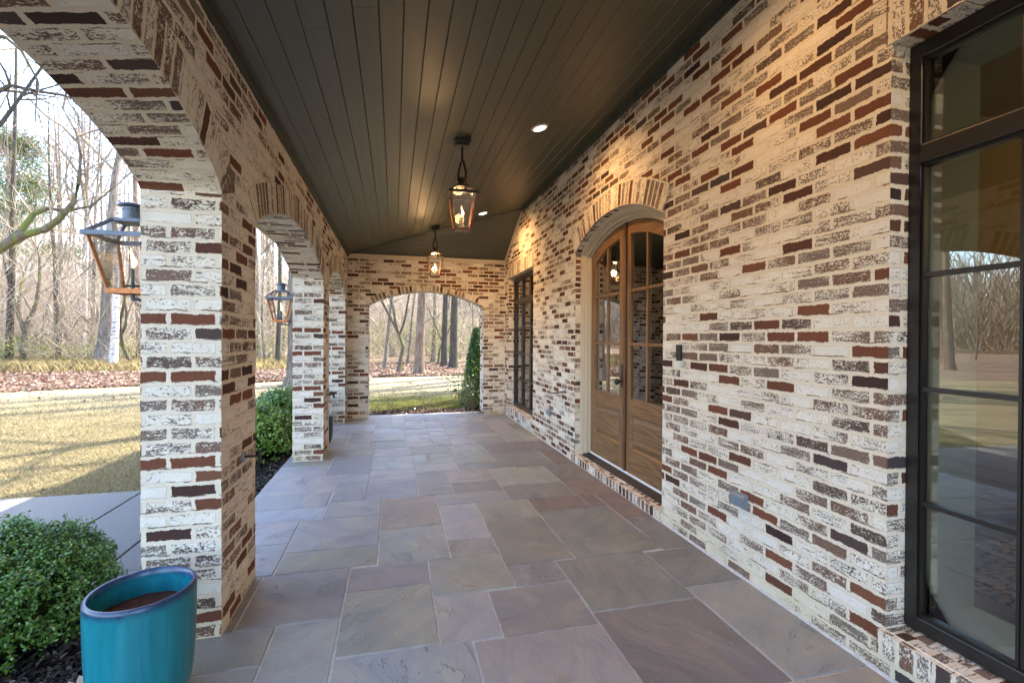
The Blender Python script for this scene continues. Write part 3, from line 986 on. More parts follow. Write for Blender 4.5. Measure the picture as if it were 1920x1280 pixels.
def door_leaf(ya, yb, knob_side, hinge):
    """one leaf between ya<yb under the door arch"""
    zb = 0.147
    d = 0.112
    st = 0.105
    xa, xb = XD, XD + 0.045
    m = MB()
    for p, q in ((ya, ya + st), (yb - st, yb)):
        top = [(p + (q - p) * t / 6, arch_z(p + (q - p) * t / 6, d)) for t in range(7)]
        m.prism([(p, zb), (q, zb)] + top[::-1], xa, xb)
    leaf = m.build('door', 'wood', house, bevel=0.003)
    r = MB()
    p, q = ya + st, yb - st
    up = [(p + (q - p) * t / 14, arch_z(p + (q - p) * t / 14, d)) for t in range(15)]
    lo = [(y, arch_z(y, d + 0.115)) for y, _ in up]
    for i in range(14):
        r.prism([lo[i], lo[i + 1], up[i + 1], up[i]], xa, xb)
    r.build('door_rail', 'woodh', leaf)
    for z0_, z1_ in ((zb, 0.37), (0.70, 0.855)):
        r = MB()
        r.box((xa, p, z0_), (xb, q, z1_))
        r.build('door_rail', 'woodh', leaf)
    pn = MB()
    x_ = xa + 0.02
    za, zb2 = 0.37, 0.70
    e = 0.05
    A = [(p, za), (q, za), (q, zb2), (p, zb2)]
    B = [(p + 0.018, za + 0.018), (q - 0.018, za + 0.018), (q - 0.018, zb2 - 0.018), (p + 0.018, zb2 - 0.018)]
    C = [(p + e + .018, za + e + .018), (q - e - .018, za + e + .018), (q - e - .018, zb2 - e - .018), (p + e + .018, zb2 - e - .018)]
    for P, xp, Q, xq in ((A, xa + 0.004, B, xa + 0.022), (B, xa + 0.022, C, xa + 0.006)):
        for i in range(4):
            k = (i + 1) % 4
            pn.face([(xp, *P[i]), (xq, *Q[i]), (xq, *Q[k]), (xp, *P[k])])
    pn.face([(xa + 0.006, *c) for c in C[::-1]])
    pn.build('door_panel', 'woodh', leaf)
    g = MB()
    gt = [(y, arch_z(y, d + 0.11)) for y, _ in up]
    g.prism([(p - 0.004, 0.85), (q + 0.004, 0.85)] + gt[::-1], xa + 0.02, xa + 0.025)
    g.build('pane', 'doorglass', leaf)
    mn = MB()
    ym = (p + q) / 2
    mn.box((xa + 0.004, ym - 0.013, 0.855), (xa + 0.041, ym + 0.013, arch_z(ym, d + 0.116)))
    for z in (1.365, 1.875):
        mn.box((xa + 0.006, p, z - 0.013), (xa + 0.039, ym - 0.013, z + 0.013))
        mn.box((xa + 0.006, ym + 0.013, z - 0.013), (xa + 0.039, q, z + 0.013))
    mn.build('muntin', 'wood', leaf, bevel=0.004)
    if knob_side:
        k = MB()
        yk = ya + 0.045
        k.box((xa - 0.006, yk - 0.02, 0.94), (xa, yk + 0.02, 1.17))
        for i, (rr, xx) in enumerate(((0.011, 0), (0.011, -0.035), (0.027, -0.04), (0.032, -0.055), (0.027, -0.072), (0.0, -0.075))):
            pass
        prof = [(0.011, -0.004), (0.011, -0.036), (0.026, -0.040), (0.032, -0.055), (0.027, -0.070), (0.012, -0.076), (0.0, -0.077)]
        n = 16
        for i in range(len(prof) - 1):
            (r0, x0), (r1, x1) = prof[i], prof[i + 1]
            for t in range(n):
                a0, a1 = 2 * PI * t / n, 2 * PI * (t + 1) / n
                k.face([(xa + x0, yk + r0 * math.cos(a0), 1.0 + r0 * math.sin(a0)), (xa + x1, yk + r1 * math.cos(a0), 1.0 + r1 * math.sin(a0)),
                        (xa + x1, yk + r1 * math.cos(a1), 1.0 + r1 * math.sin(a1)), (xa + x0, yk + r0 * math.cos(a1), 1.0 + r0 * math.sin(a1))])
        k.build('handle', 'iron', leaf, smooth=True)
    return leaf


YM = 4.155
door_leaf(YM + 0.004, DO[1] - 0.112, True, 1)
door_leaf(DO[0] + 0.112, YM - 0.004, False, -1)
b = MB()
b.box((XD - 0.02, YM - 0.05, 0.15), (XD - 0.001, YM - 0.004, arch_z(YM, 0.114)))
b.build('astragal', 'darkwood', house, bevel=0.004)

# interior seen through the glass -------------------------------------
inr = tag(empty('living_room'), 'dim tan room behind the windows and door glass with wood floor', 'room')
b = MB()
RX = (W + 0.301, 7.0)
b.face([(RX[1], -3.4, 0.1), (RX[1], 8.5, 0.1), (RX[1], 8.5, 3.1), (RX[1], -3.4, 3.1)])
b.face([(RX[0], 8.5, 0.1), (RX[1], 8.5, 0.1), (RX[1], 8.5, 3.1), (RX[0], 8.5, 3.1)][::-1])
b.face([(RX[0], -3.4, 0.1), (RX[1], -3.4, 0.1), (RX[1], -3.4, 3.1), (RX[0], -3.4, 3.1)])
b.face([(RX[0], -3.4, 3.1), (RX[1], -3.4, 3.1), (RX[1], 8.5, 3.1), (RX[0], 8.5, 3.1)][::-1])
b.box((RX[1] - 0.06, -3.3, 2.9), (RX[1] - 0.001, 8.4, 3.09))
b.box((RX[0] + 0.01, 2.55, 0.1), (RX[1] - 0.1, 2.7, 3.09))
b.build('room_wall', 'plaster', inr)
b = MB()
b.face([(RX[0], -3.4, 0.1), (RX[1], -3.4, 0.1), (RX[1], 8.5, 0.1), (RX[0], 8.5, 0.1)])
b.build('room_floor', 'intfloor', inr)
m, nt, out = mat('patterned_rug')
g = N(nt, 'NewGeometry').outputs[0]
nz = noise(nt, vscale(nt, g, (16, 34, 1)), 1.0, 2, 0.5).outputs[0]
c = mix(nt, smooth(nt, nz, 0.52, 0.56), (0.34, 0.28, 0.22), (0.035, 0.035, 0.05))
principled(nt, out, c, 0.95, 0.1)
MT['rug'] = m
b = MB()
b.box((W + 0.95, -2.4, 0.101), (W + 3.6, 2.2, 0.112))
tag(b.build('patterned_rug', 'rug'), 'cream rug with dark flecks on the room floor inside the near window', 'rug')
lp = bpy.data.lights.new('room_lamp', 'POINT')
lp.energy = 3.2
lp.color = (1.0, 0.66, 0.30)
lp.shadow_soft_size = 0.15
lo = bpy.data.objects.new('room_lamp', lp)
lo.location = (5.2, 0.4, 2.55)
COL.objects.link(lo)
lo2 = bpy.data.objects.new('hall_lamp', lp.copy())
lo2.data.energy = 3.5
lo2.location = (4.6, 5.6, 2.4)
COL.objects.link(lo2)

# ================================================================== STRUCTURE: arcade
arcade = tag(empty('brick_arcade'), 'row of whitewashed brick piers and low arches along the lawn side of the porch', 'arcade')
PIERS = [(0.02, 0.36), (2.485, 3.045), (5.775, 6.24), (8.22, YE)]
for (p0, p1) in PIERS:
    b = MB()
    z0, z1 = -0.2, ZS
    nz, ny, nx = 70, max(4, int((p1 - p0) / 0.033)), 10
    zz = [z0 + (z1 - z0) * i / nz for i in range(nz + 1)]
    yy = [p0 + (p1 - p0) * i / ny for i in range(ny + 1)]
    xx = [LO + (L - LO) * i / nx for i in range(nx + 1)]
    for i in range(nz):
        for k in range(ny):
            b.face([(L, yy[k], zz[i]), (L, yy[k + 1], zz[i]), (L, yy[k + 1], zz[i + 1]), (L, yy[k], zz[i + 1])])
            b.face([(LO, yy[k + 1], zz[i]), (LO, yy[k], zz[i]), (LO, yy[k], zz[i + 1]), (LO, yy[k + 1], zz[i + 1])])
        for k in range(nx):
            b.face([(xx[k], p0, zz[i]), (xx[k + 1], p0, zz[i]), (xx[k + 1], p0, zz[i + 1]), (xx[k], p0, zz[i + 1])])
            b.face([(xx[k + 1], p1, zz[i]), (xx[k], p1, zz[i]), (xx[k], p1, zz[i + 1]), (xx[k + 1], p1, zz[i + 1])])
    pr = b.build('pier', 'brick2', arcade, smooth=True)
    rough_grid(pr, 0.0032)
AR = [(0.36, 2.485, 0.298, 0.35), (3.045, 5.775, 0.285, 0.12), (6.24, 8.22, 0.27, 0.5)]
arcs = [arc_pts(a, c, ZS, r, 40, e) for a, c, r, e in AR]
out_ = [(YNO, ZS), (0.36, ZS)] + arcs[0][1:-1] + [(2.485, ZS), (3.045, ZS)] + arcs[1][1:-1] + [(5.775, ZS), (6.24, ZS)] + arcs[2][1:-1] + [(8.22, ZS), (YE, ZS), (YE, 3.05), (YNO, 3.05)]
b = MB()
for t in tessellate_polygon([[Vector((y, z, 0)) for y, z in out_]]):
    q = [out_[k] for k in t]
    ar = (q[1][0] - q[0][0]) * (q[2][1] - q[0][1]) - (q[2][0] - q[0][0]) * (q[1][1] - q[0][1])
    if ar < 0:
        q = q[::-1]
    b.face([(L, y, z) for y, z in q])
    b.face([(LO - 0.002, y, z - (0.058 * (z - ZS) / 0.3 if (y < 2.485 and z < 2.5) else 0)) for y, z in q[::-1]])
b.build('spandrel', 'brick2', arcade)
nxs = 10
for ia, arc in enumerate(arcs):
    b = MB()
    cum = 0
    fine = []
    drop = 0.058 if ia == 0 else 0.0       # the outer lip of the first arch hangs a little lower
    for i in range(len(arc) - 1):
        for t in range(2):
            f = t / 2
            fine.append((arc[i][0] + (arc[i + 1][0] - arc[i][0]) * f, arc[i][1] + (arc[i + 1][1] - arc[i][1]) * f))
    fine.append(arc[-1])
    for i in range(len(fine) - 1):
        a, c = fine[i], fine[i + 1]
        ln = math.hypot(c[0] - a[0], c[1] - a[1])
        for k in range(nxs):
            xa, xb = LO + (L - LO) * k / nxs, LO + (L - LO) * (k + 1) / nxs
            ua, ub = xa - LO + 0.105, xb - LO + 0.105
            def lip(x_, q):
                return (x_, q[0], q[1] - drop * (L - x_) / (L - LO) * (q[1] - ZS) / 0.3)
            b.face([lip(xb, a), lip(xb, c), lip(xa, c), lip(xa, a)][::-1], 0, [(ub, cum), (ub, cum + ln), (ua, cum + ln), (ua, cum)][::-1])
        cum += ln
    o = b.build('arch_soffit', 'brick2', arcade, smooth=True)
    ring(arc, 0.2, L, 0.003, flip=-1).build('arch_ring', 'soldier', arcade)
# the short wall ahead of the first pier (behind the camera)
b = MB()
b.box((LO, YNO, -0.2), (L, 0.02, ZS), skip='Z')
b.build('pier', 'brick2', arcade)


# ================================================================== end walls
def end_wall(name, ya, yb, label, face):
    """wall across the porch with one low arch; face = -1 shows towards -y"""
    t = tag(empty(name), label, 'wall')
    x0, x1 = LO, W
    o0, o1 = -0.44, 1.602
    arc = arc_pts(o0, o1, 2.0, 0.255, 28)
    poly = [(x0, -0.2), (o0, -0.2)] + arc + [(o1, -0.2), (x1, -0.2), (x1, 2.99), (x0, 2.99)]
    m = MB()
    for tr in tessellate_polygon([[Vector((a, c, 0)) for a, c in poly]]):
        q = [poly[k] for k in tr]
        ar = (q[1][0] - q[0][0]) * (q[2][1] - q[0][1]) - (q[2][0] - q[0][0]) * (q[1][1] - q[0][1])
        if ar < 0:
            q = q[::-1]
        m.face([(a, ya, c) for a, c in q])
        m.face([(a, yb, c) for a, c in q[::-1]])
    path = [(o0, -0.2)] + arc + [(o1, -0.2)]
    cum = -0.2
    for i in range(len(path) - 1):
        a, c = path[i], path[i + 1]
        ln = math.hypot(c[0] - a[0], c[1] - a[1])
        m.face([(a[0], ya, a[1]), (a[0], yb, a[1]), (c[0], yb, c[1]), (c[0], ya, c[1])], 0,
               [(.03, cum), (.03 + yb - ya, cum), (.03 + yb - ya, cum + ln), (.03, cum + ln)])
        cum += ln
    m.face([(x0, yb, -0.2), (x0, ya, -0.2), (x0, ya, 2.99), (x0, yb, 2.99)])
    m.build('wall', 'brick', t)
    ring(arc, 0.1, ya if face < 0 else yb, 0.004, plane='y', flip=1 if face < 0 else -1).build('arch_ring', 'soldier', t)
    return t


end_wall('brick_wall', YE, YEO, 'whitewashed brick wall closing the far end of the porch around a low arch', -1)

# ================================================================== roof and ceiling
roof = tag(empty('porch_roof'), 'dark green plank ceiling of the porch roof sloping up to the house wall', 'roof')
GR = 0.122


def hipy(x):
    return YE - (x - L) / (W - L) * 1.245


b = MB()
x = L - 0.02
i = 0
while x < W + 0.02:
    xa, xb = x, x + GR
    e = 0.0045
    prof = [(xa, 0.006), (xa + e, 0.0), (xb - e, 0.0), (xb, 0.006)]
    j0 = random.uniform(0.6, 3.4)
    jr = [j0, j0 + random.uniform(2.4, 3.9)]
    for k in range(3):
        (p, dp), (q, dq) = prof[k], prof[k + 1]
        hp, hq = hipy(min(max(p, L), W)), hipy(min(max(q, L), W))
        cut = [-1.05] + sorted(jr) + [99]
        for c0, c1 in zip(cut, cut[1:]):
            b.face([(p, c0 + 0.0012, zc(p) + dp), (p, min(hp, c1 - 0.0012), zc(p) + dp), (q, min(hq, c1 - 0.0012), zc(q) + dq), (q, c0 + 0.0012, zc(q) + dq)])
    x += GR
# hip plane over the far end, boards across
S2 = (zc(W) - 2.87) / 1.245
y = YE + 0.02
while y > YE - 1.26:
    ya, yb = y - GR, y
    e = 0.0045
    prof = [(ya, 0.006), (ya + e, 0.0), (yb - e, 0.0), (yb, 0.006)]
    for k in range(3):
        (p, dp), (q, dq) = prof[k], prof[k + 1]
        def xh(t):
            return L + (YE - min(max(t, YE - 1.245), YE)) / 1.245 * (W - L)
        zp, zq = 2.87 + (YE - p) * S2 + dp, 2.87 + (YE - q) * S2 + dq
        b.face([(xh(p), p, zp), (xh(q), q, zq), (W + 0.02, q, zq), (W + 0.02, p, zp)])
    y -= GR
b.build('ceiling', 'ceiling', roof)
b = MB()
# mouldings along the arcade and the house wall, hip bead
def beam(p, q, w_, h_, mi=0, nrm=None):
    p, q = Vector(p), Vector(q)
    t = (q - p).normalized()
    u = Vector((0, 0, 1)) if nrm is None else Vector(nrm)
    s = t.cross(u).normalized()
    u = s.cross(t).normalized()
    A = [p + s * a * w_ / 2 + u * c * h_ / 2 for a, c in ((-1, -1), (1, -1), (1, 1), (-1, 1))]
    B = [v + (q - p) for v in A]
    for i in range(4):
        k = (i + 1) % 4
        b.face([A[i], A[k], B[k], B[i]], mi)
    b.face(A[::-1], mi)
    b.face(B, mi)


for dx, dz, ww, hh in ((0.02, -0.016, 0.036, 0.03), (0.011, -0.044, 0.018, 0.028)):
    beam((L + dx, -1.0, zc(L) + dz), (L + dx, YE - 0.01, zc(L) + dz), ww, hh)
    beam((W - dx, -1.0, zc(W) + dz - 0.004), (W - dx, YE - 1.245, zc(W) + dz - 0.004), ww, hh)
beam((L, YE, 2.87 - 0.002), (W, YE - 1.245, zc(W) - 0.002), 0.02, 0.016)
b.build('moulding', 'ceiltrim', roof)
b = MB()
beam((L + 0.0, YE - 0.012, 2.835), (W, YE - 0.012, 2.835), 0.022, 0.07)
beam((W - 0.011, YE - 0.02, 2.845), (W - 0.011, YE - 1.245, zc(W) - 0.025), 0.020, 0.075)
b.build('end_trim', 'cream', roof)
b = MB()
E0, E1 = (-1.75, -1.5, 2.92), (-1.75, 9.95, 2.92)  # unseen roof edge and eave, pushed out to shade the path and far floor
R0, R1 = (4.6, 1.5, 5.6), (4.6, 5.6, 5.6)
E2, E3 = (10.5, 9.95, 2.92), (10.5, -1.5, 2.92)
b.face([E0, R0, R1, E1])
b.face([E1, R1, E2])
b.face([E2, R1, R0, E3])
b.face([E3, R0, E0])
b.build('roof_slope', 'roof', roof)
b = MB()
b.box((-1.75, -1.5, 2.83), (-1.72, 9.95, 2.93))
b.box((-1.72, -1.5, 2.86), (LO, 9.92, 2.89))
b.box((-1.72, 9.92, 2.83), (10.5, 9.95, 2.93))
b.box((LO, 8.932, 2.86), (10.4, 9.92, 2.89))
b.build('eave', 'cream', roof)

# ================================================================== lights on the porch
def can_light(x, y, label, power):
    t = tag(empty('recessed_light', (x, y, zc(x))), label, 'ceiling light', 'recessed lights in the plank ceiling')
    t.rotation_euler = (0, -math.atan(SL), 0)
    m = MB()
    m.lathe([(0.052, 0.0), (0.058, -0.010), (0.078, -0.006), (0.083, 0.002)], n=28)
    m.build('trim_ring', 'white', t, smooth=True)
    m = MB()
    m.lathe([(0.0, -0.006), (0.054, -0.006)], n=28)
    m.build('lens', 'bulb', t)
    s = bpy.data.lights.new('can_beam', 'SPOT')
    s.energy = power
    s.color = (1.0, 0.55, 0.21)
    s.spot_size = math.radians(168)
    s.spot_blend = 1.0
    s.shadow_soft_size = 0.05
    so_ = bpy.data.objects.new('can_beam', s)
    so_.parent = t
    so_.location = (0, 0, -0.015)
    COL.objects.link(so_)
    return t


can_light(1.29, 4.14, 'lit recessed round light in the green ceiling nearest the camera', 13)
can_light(1.33, 7.22, 'small lit recessed light beside the far pendant lantern near the ceiling hip', 20)
can_light(1.29, 2.0, 'unseen recessed light added to warm the upper wall, just above the top of the view', 6)  # this and the next: unseen lights added to warm the upper wall
can_light(1.29, 0.3, 'unseen recessed light added to warm the upper wall, above the camera', 9)

# ------------------------------------------------------------------ lanterns
def lantern_body(t, we, wb, ze, zb, zr, wr, frame, roofm, bar=0.016):
    """tapered four-sided lantern: eave half width we at ze, bottom half width wb at zb, roof up to half width wr at zr"""
    f = MB()
    for sx in (-1, 1):
        for sy in (-1, 1):
            f.tube([(sx * wb, sy * wb, zb), (sx * we * 0.93, sy * we * 0.93, ze)], bar * 0.55, 4)
    fr = f.build('frame', frame, t)
    m = MB()
    h = 0.022
    for z, hw in ((zb - 0.004, wb + bar * 0.5),):
        m.box((-hw, -hw, z - h * 0.6), (hw, -hw + bar, z + h * 0.5))
        m.box((-hw, hw - bar, z - h * 0.6), (hw, hw, z + h * 0.5))
        m.box((-hw, -hw + bar, z - h * 0.6), (-hw + bar, hw - bar, z + h * 0.5))
        m.box((hw - bar, -hw + bar, z - h * 0.6), (hw, hw - bar, z + h * 0.5))
        m.box((-hw + bar, -hw + bar, z - h * 0.4), (hw - bar, hw - bar, z - h * 0.1))
    m.build('base_plate', frame, t)
    m = MB()
    hw = we + 0.012
    m.box((-hw, -hw, ze), (hw, -hw + 0.02, ze + 0.022))
    m.box((-hw, hw - 0.02, ze), (hw, hw, ze + 0.022))
    m.box((-hw, -hw + 0.02, ze), (-hw + 0.02, hw - 0.02, ze + 0.022))
    m.box((hw - 0.02, -hw + 0.02, ze), (hw, hw - 0.02, ze + 0.022))
    for sx in (-1, 1):
        for sy in (-1, 1):
            m.tube([(sx * (we - 0.005), sy * (we - 0.005), ze + 0.02), (sx * wr, sy * wr, zr)], bar * 0.5, 4)
    m.box((-wr - 0.006, -wr - 0.006, zr - 0.008), (wr + 0.006, wr + 0.006, zr + 0.008))
    m.build('roof', roofm, t)
    g = MB()
    for k in range(4):
        c, s = (1, 0, -1, 0)[k], (0, 1, 0, -1)[k]
        def P(a, r, z):
            return (c * r - s * a, s * r + c * a, z)
        g.face([P(-wb, wb, zb + 0.01), P(wb, wb, zb + 0.01), P(we * .93, we * .93, ze), P(-we * .93, we * .93, ze)])
        g.face([P(-we + .01, we - .01, ze + 0.02), P(we - .01, we - .01, ze + 0.02), P(wr, wr, zr), P(-wr, wr, zr)])
    g.build('pane', 'lampglass', t)
    m = MB()
    m.tube([(0, 0, zb), (0, 0, zb + 0.10)], 0.008, 8)
    m.tube([(-0.03, 0, zb + 0.025), (0.03, 0, zb + 0.025)], 0.006, 6)
    m.tube([(0.0, 0, zb + 0.10), (0.0, 0, zb + 0.115)], [0.011, 0.006], 8)
    bu = m.build('burner', 'iron', t)
    m = MB()
    z = zb + 0.115
    m.lathe([(0.004, 0.0), (0.011, 0.018), (0.012, 0.035), (0.007, 0.06), (0.003, 0.085), (0.0, 0.10)], (0.002, 0, z), 10)
    fl_ = m.build('flame', 'flame', bu, smooth=True)
    for v in fl_.data.vertices:
        k = (v.co.z - z)
        v.co.x += math.sin(k * 55) * 0.008 * min(1, k * 20)
        v.co.y += math.cos(k * 38) * 0.006 * min(1, k * 20)
    return t


def wall_lantern():
    t = empty('wall_lantern')
    lantern_body(t, 0.133, 0.070, 0.250, 0.0, 0.345, 0.056, 'copper', 'patina', 0.017)
    m = MB()
    m.lathe([(0.043, 0.345), (0.043, 0.415), (0.062, 0.421), (0.057, 0.431), (0.03, 0.439), (0.0, 0.441)], n=24)
    ch = m.build('chimney', 'patina', t, smooth=True)
    m = MB()
    for k in range(16):
        a = 2 * PI * k / 16
        c, s = math.cos(a), math.sin(a)
        m.tube([(c * 0.0425, s * 0.0425, 0.401), (c * 0.0442, s * 0.0442, 0.401)], 0.0042, 6)
    m.build('vent_hole', 'iron', ch)
    m = MB()
    m.tube([(0, 0, -0.012), (0, 0, -0.05)], [0.012, 0.008], 10)
    m.box((0.146, -0.03, 0.06), (0.154, 0.03, 0.36))
    
    m.tube([(0.0, 0, -0.04), (0.08, 0, -0.05), (0.147, 0, 0.07)], 0.008, 8)
    m.build('bracket', 'patina', t)
    return t


wl = wall_lantern()
wl.location = (LO - 0.157, 2.76, 1.647)
tag(wl, 'copper framed gas wall lantern with lit flame on the nearest brick pier', 'lantern', 'gas wall lanterns on the arcade piers')
w2 = copy_tree(wl)
w2.location = (LO - 0.165, 6.0, 1.61)
tag(w2, 'gas wall lantern on the second brick pier above the boxwood shrubs', 'lantern')


def pendant():
    t = empty('pendant_lantern')      # origin at the lantern's bottom plate
    lantern_body(t, 0.122, 0.068, 0.298, 0.0, 0.385, 0.045, 'oldcopper', 'bronze', 0.013)
    m = MB()
    m.lathe([(0.036, 0.385), (0.036, 0.43), (0.044, 0.434), (0.044, 0.452), (0.03, 0.462), (0.0, 0.465)], n=20)
    m.build('collar', 'bronze', t, smooth=True)
    m = MB()
    m.tube([(-0.034, 0, 0.44), (-0.030, 0, 0.52), (-0.012, 0, 0.60), (0, 0, 0.63)], 0.009, 8)
    m.tube([(0.034, 0, 0.30), (0.034, 0, 0.52), (0.014, 0, 0.60), (0, 0, 0.63)], 0.012, 8)
    m.tube([(0, 0, 0.62), (0, 0, 0.745)], 0.010, 8)
    m.build('stem', 'bronze', t)
    m = MB()
    m.box((-0.055, -0.055, 0.735), (0.055, 0.055, 0.762))
    m.box((-0.068, -0.068, 0.762), (0.068, 0.068, 0.83))
    m.build('canopy', 'iron', t, bevel=0.004)
    return t


p1 = pendant()
p1.location = (0.583, 4.19, 2.385)
tag(p1, 'hanging copper gas lantern with a lit flame, the nearer of the pair under the ceiling', 'lantern', 'gas lanterns hung from the ceiling')
p2 = copy_tree(p1)
p2.location = (0.628, 7.6, 2.40)
tag(p2, 'hanging copper gas lantern in front of the end wall above its arch', 'lantern')
for t, e in ((p1, 0.6), (p2, 1.5)):
    pl = bpy.data.lights.new('flame_glow', 'POINT')
    pl.energy = e
    pl.color = (1.0, 0.58, 0.24)
    pl.shadow_soft_size = 0.05
    pl.specular_factor = 0.35
    q = bpy.data.objects.new('flame_glow', pl)
    q.location = (0, 0, 0.17)
    q.parent = t
    COL.objects.link(q)

# ------------------------------------------------------------------ fittings on the walls
b = MB()
b.box((W - 0.022, 2.985, 1.262), (W - 0.001, 3.035, 1.378))
b.prism([(W - 0.026, 1.30), (W - 0.021, 1.295), (W - 0.021, 1.375), (W - 0.026, 1.37)], 2.99, 3.03, axis='y')
tag(b.build('doorbell', 'iron', bevel=0.004), 'slim black doorbell on the brick beside the double door', 'doorbell')


def outlet(y, z, label):
    t = tag(empty('outlet_box', (W, y, z)), label, 'outlet', 'grey weatherproof outlets low on the house wall')
    m = MB()
    m.box((-0.012, -0.062, -0.043), (-0.0005, 0.062, 0.043))
    m.build('back_plate', 'greymetal', t, bevel=0.003)
    m = MB()
    m.prism([(-0.012, 0.04), (-0.036, 0.030), (-0.036, -0.034), (-0.012, -0.04)], -0.056, 0.056, axis='y')
    m.build('cover', 'greymetal', t, bevel=0.004)
    return t


outlet(2.386, 0.462, 'grey weatherproof outlet box between the door and the near window')
outlet(5.95, 0.435, 'grey weatherproof outlet box below and right of the far window')


def wall_hook(y, z, label, x=L, s=1):
    t = tag(empty('wall_hook', (x, y, z)), label, 'hook', 'iron holdback hooks')
    m = MB()
    n = 18
    for k in range(n):
        a0, a1 = 2 * PI * k / n, 2 * PI * (k + 1) / n
        r0, r1 = 0.032, 0.026
        m.face([(0.002 * s, r0 * math.cos(a0), r0 * math.sin(a0)), (0.002 * s, r0 * math.cos(a1), r0 * math.sin(a1)), (0.012 * s, r1 * math.cos(a1), r1 * math.sin(a1)), (0.012 * s, r1 * math.cos(a0), r1 * math.sin(a0))])
    m.face([(0.012 * s, 0.026 * math.cos(2 * PI * k / n), 0.026 * math.sin(2 * PI * k / n)) for k in range(n)])
    m.build('rose', 'greymetal', t)
    m = MB()
    m.tube([(0.01 * s, 0, 0), (0.085 * s, 0, 0)], 0.007, 8)
    m.tube([(0.085 * s, 0, -0.036), (0.085 * s, 0, 0.036)], 0.010, 8)
    m.build('rod', 'iron', t)
    return t


wall_hook(2.80, 0.775, 'T shaped iron hook on the porch side of the nearest pier')
wall_hook(6.02, 0.725, 'T shaped iron hook on the porch side of the second pier')
t = wall_hook(5.36, 0.775, 'slender iron stay rod on the house wall left of the double door', W, -1)
for c in kids(t):
    if c.name.startswith('rod'):
        bpy.data.objects.remove(c)
m = MB()
m.tube([(-0.01, 0, 0), (-0.05, 0.02, -0.005), (-0.06, 0.35, -0.06)], 0.008, 8)
m.build('rod', 'iron', t)


# ------------------------------------------------------------------ pots
def pot(name, loc, glaze, label, fill=True, s=1.0):
    t = tag(empty(name, loc), label, 'pot')
    m = MB()
    R = 0.178
    prof = [(0.0, 0.0), (0.118, 0.0), (0.130, 0.006), (0.148, 0.03), (0.160, 0.07), (0.168, 0.13), (0.173, 0.22), (0.176, 0.32), (R - 0.001, 0.40), (R, 0.432), (R - 0.001, 0.442), (R - 0.007, 0.449), (R - 0.014, 0.448), (R - 0.020, 0.441), (R - 0.022, 0.42), (0.150, 0.25), (0.13, 0.08)]
    m.lathe([(r * s, z * s) for r, z in prof], n=64)
    m.build('vessel', glaze, t, smooth=True)
    m = MB()
    m.lathe([(0.156 * s, 0.352 * s), (0.10 * s, 0.361 * s), (0.04 * s, 0.356 * s), (0.0, 0.359 * s)][::-1], n=40)
    o = m.build('soil', 'soil', t, smooth=True)
    rough_grid(o, 0.006, 55)
    return t


pot('glazed_pot', (-0.945, 2.105, 0.0), 'glaze', 'turquoise glazed pot with a dark blue rim at the foot of the nearest pier')
pot('glazed_pot', (-0.945, 6.78, 0.0), 'teal', 'dark teal glazed pot half hidden behind the second pier', s=0.80)


# ================================================================== plants
def leaf_cloud(n, centers, normals, size, width, jitter, fold=0.0):
    """n elongated six-sided leaves; returns (n,6,3)"""
    c = centers
    nrm = normals + RNG.normal(0, jitter, (n, 3))
    nrm /= np.linalg.norm(nrm, axis=1)[:, None] + 1e-9
    a = RNG.normal(0, 1, (n, 3))
    d = a - (a * nrm).sum(1)[:, None] * nrm
    d /= np.linalg.norm(d, axis=1)[:, None] + 1e-9
    s = np.cross(nrm, d)
    ln = size * RNG.uniform(0.7, 1.3, n)[:, None]
    wd = width * RNG.uniform(0.75, 1.25, n)[:, None]
    P = []
    for u, v in ((0, 0), (0.3, 0.5), (0.72, 0.42), (1.0, 0.0), (0.72, -0.42), (0.3, -0.5)):
        P.append(c + d * ln * (u - 0.5) + s * wd * v + nrm * ln * (0.18 * (abs(v) * 2) - 0.12 * u))
    return np.stack(P, 1)


def dome(rx, ry, rz, n, lump=0.10, seed=0):
    """points on a lumpy dome: (n,3) positions and outward normals"""
    d = RNG.normal(0, 1, (n, 3))
    d[:, 2] = np.where(d[:, 2] < -0.5, -d[:, 2], d[:, 2])
    d /= np.linalg.norm(d, axis=1)[:, None]
    k = np.array([1 + lump * (mnoise.noise(Vector(v) * 2.3 + Vector((seed, 0, 0))) + 0.6 * mnoise.noise(Vector(v) * 5.5 + Vector((0, seed, 0)))) for v in d])
    r = np.array([rx, ry, rz])
    taper = np.ones((n, 3))
    taper[:, :2] = (1 - 0.20 * np.clip(d[:, 2:3], 0, 1) ** 1.5)
    return d * r * k[:, None] * taper, d / r / np.linalg.norm(d / r, axis=1)[:, None]


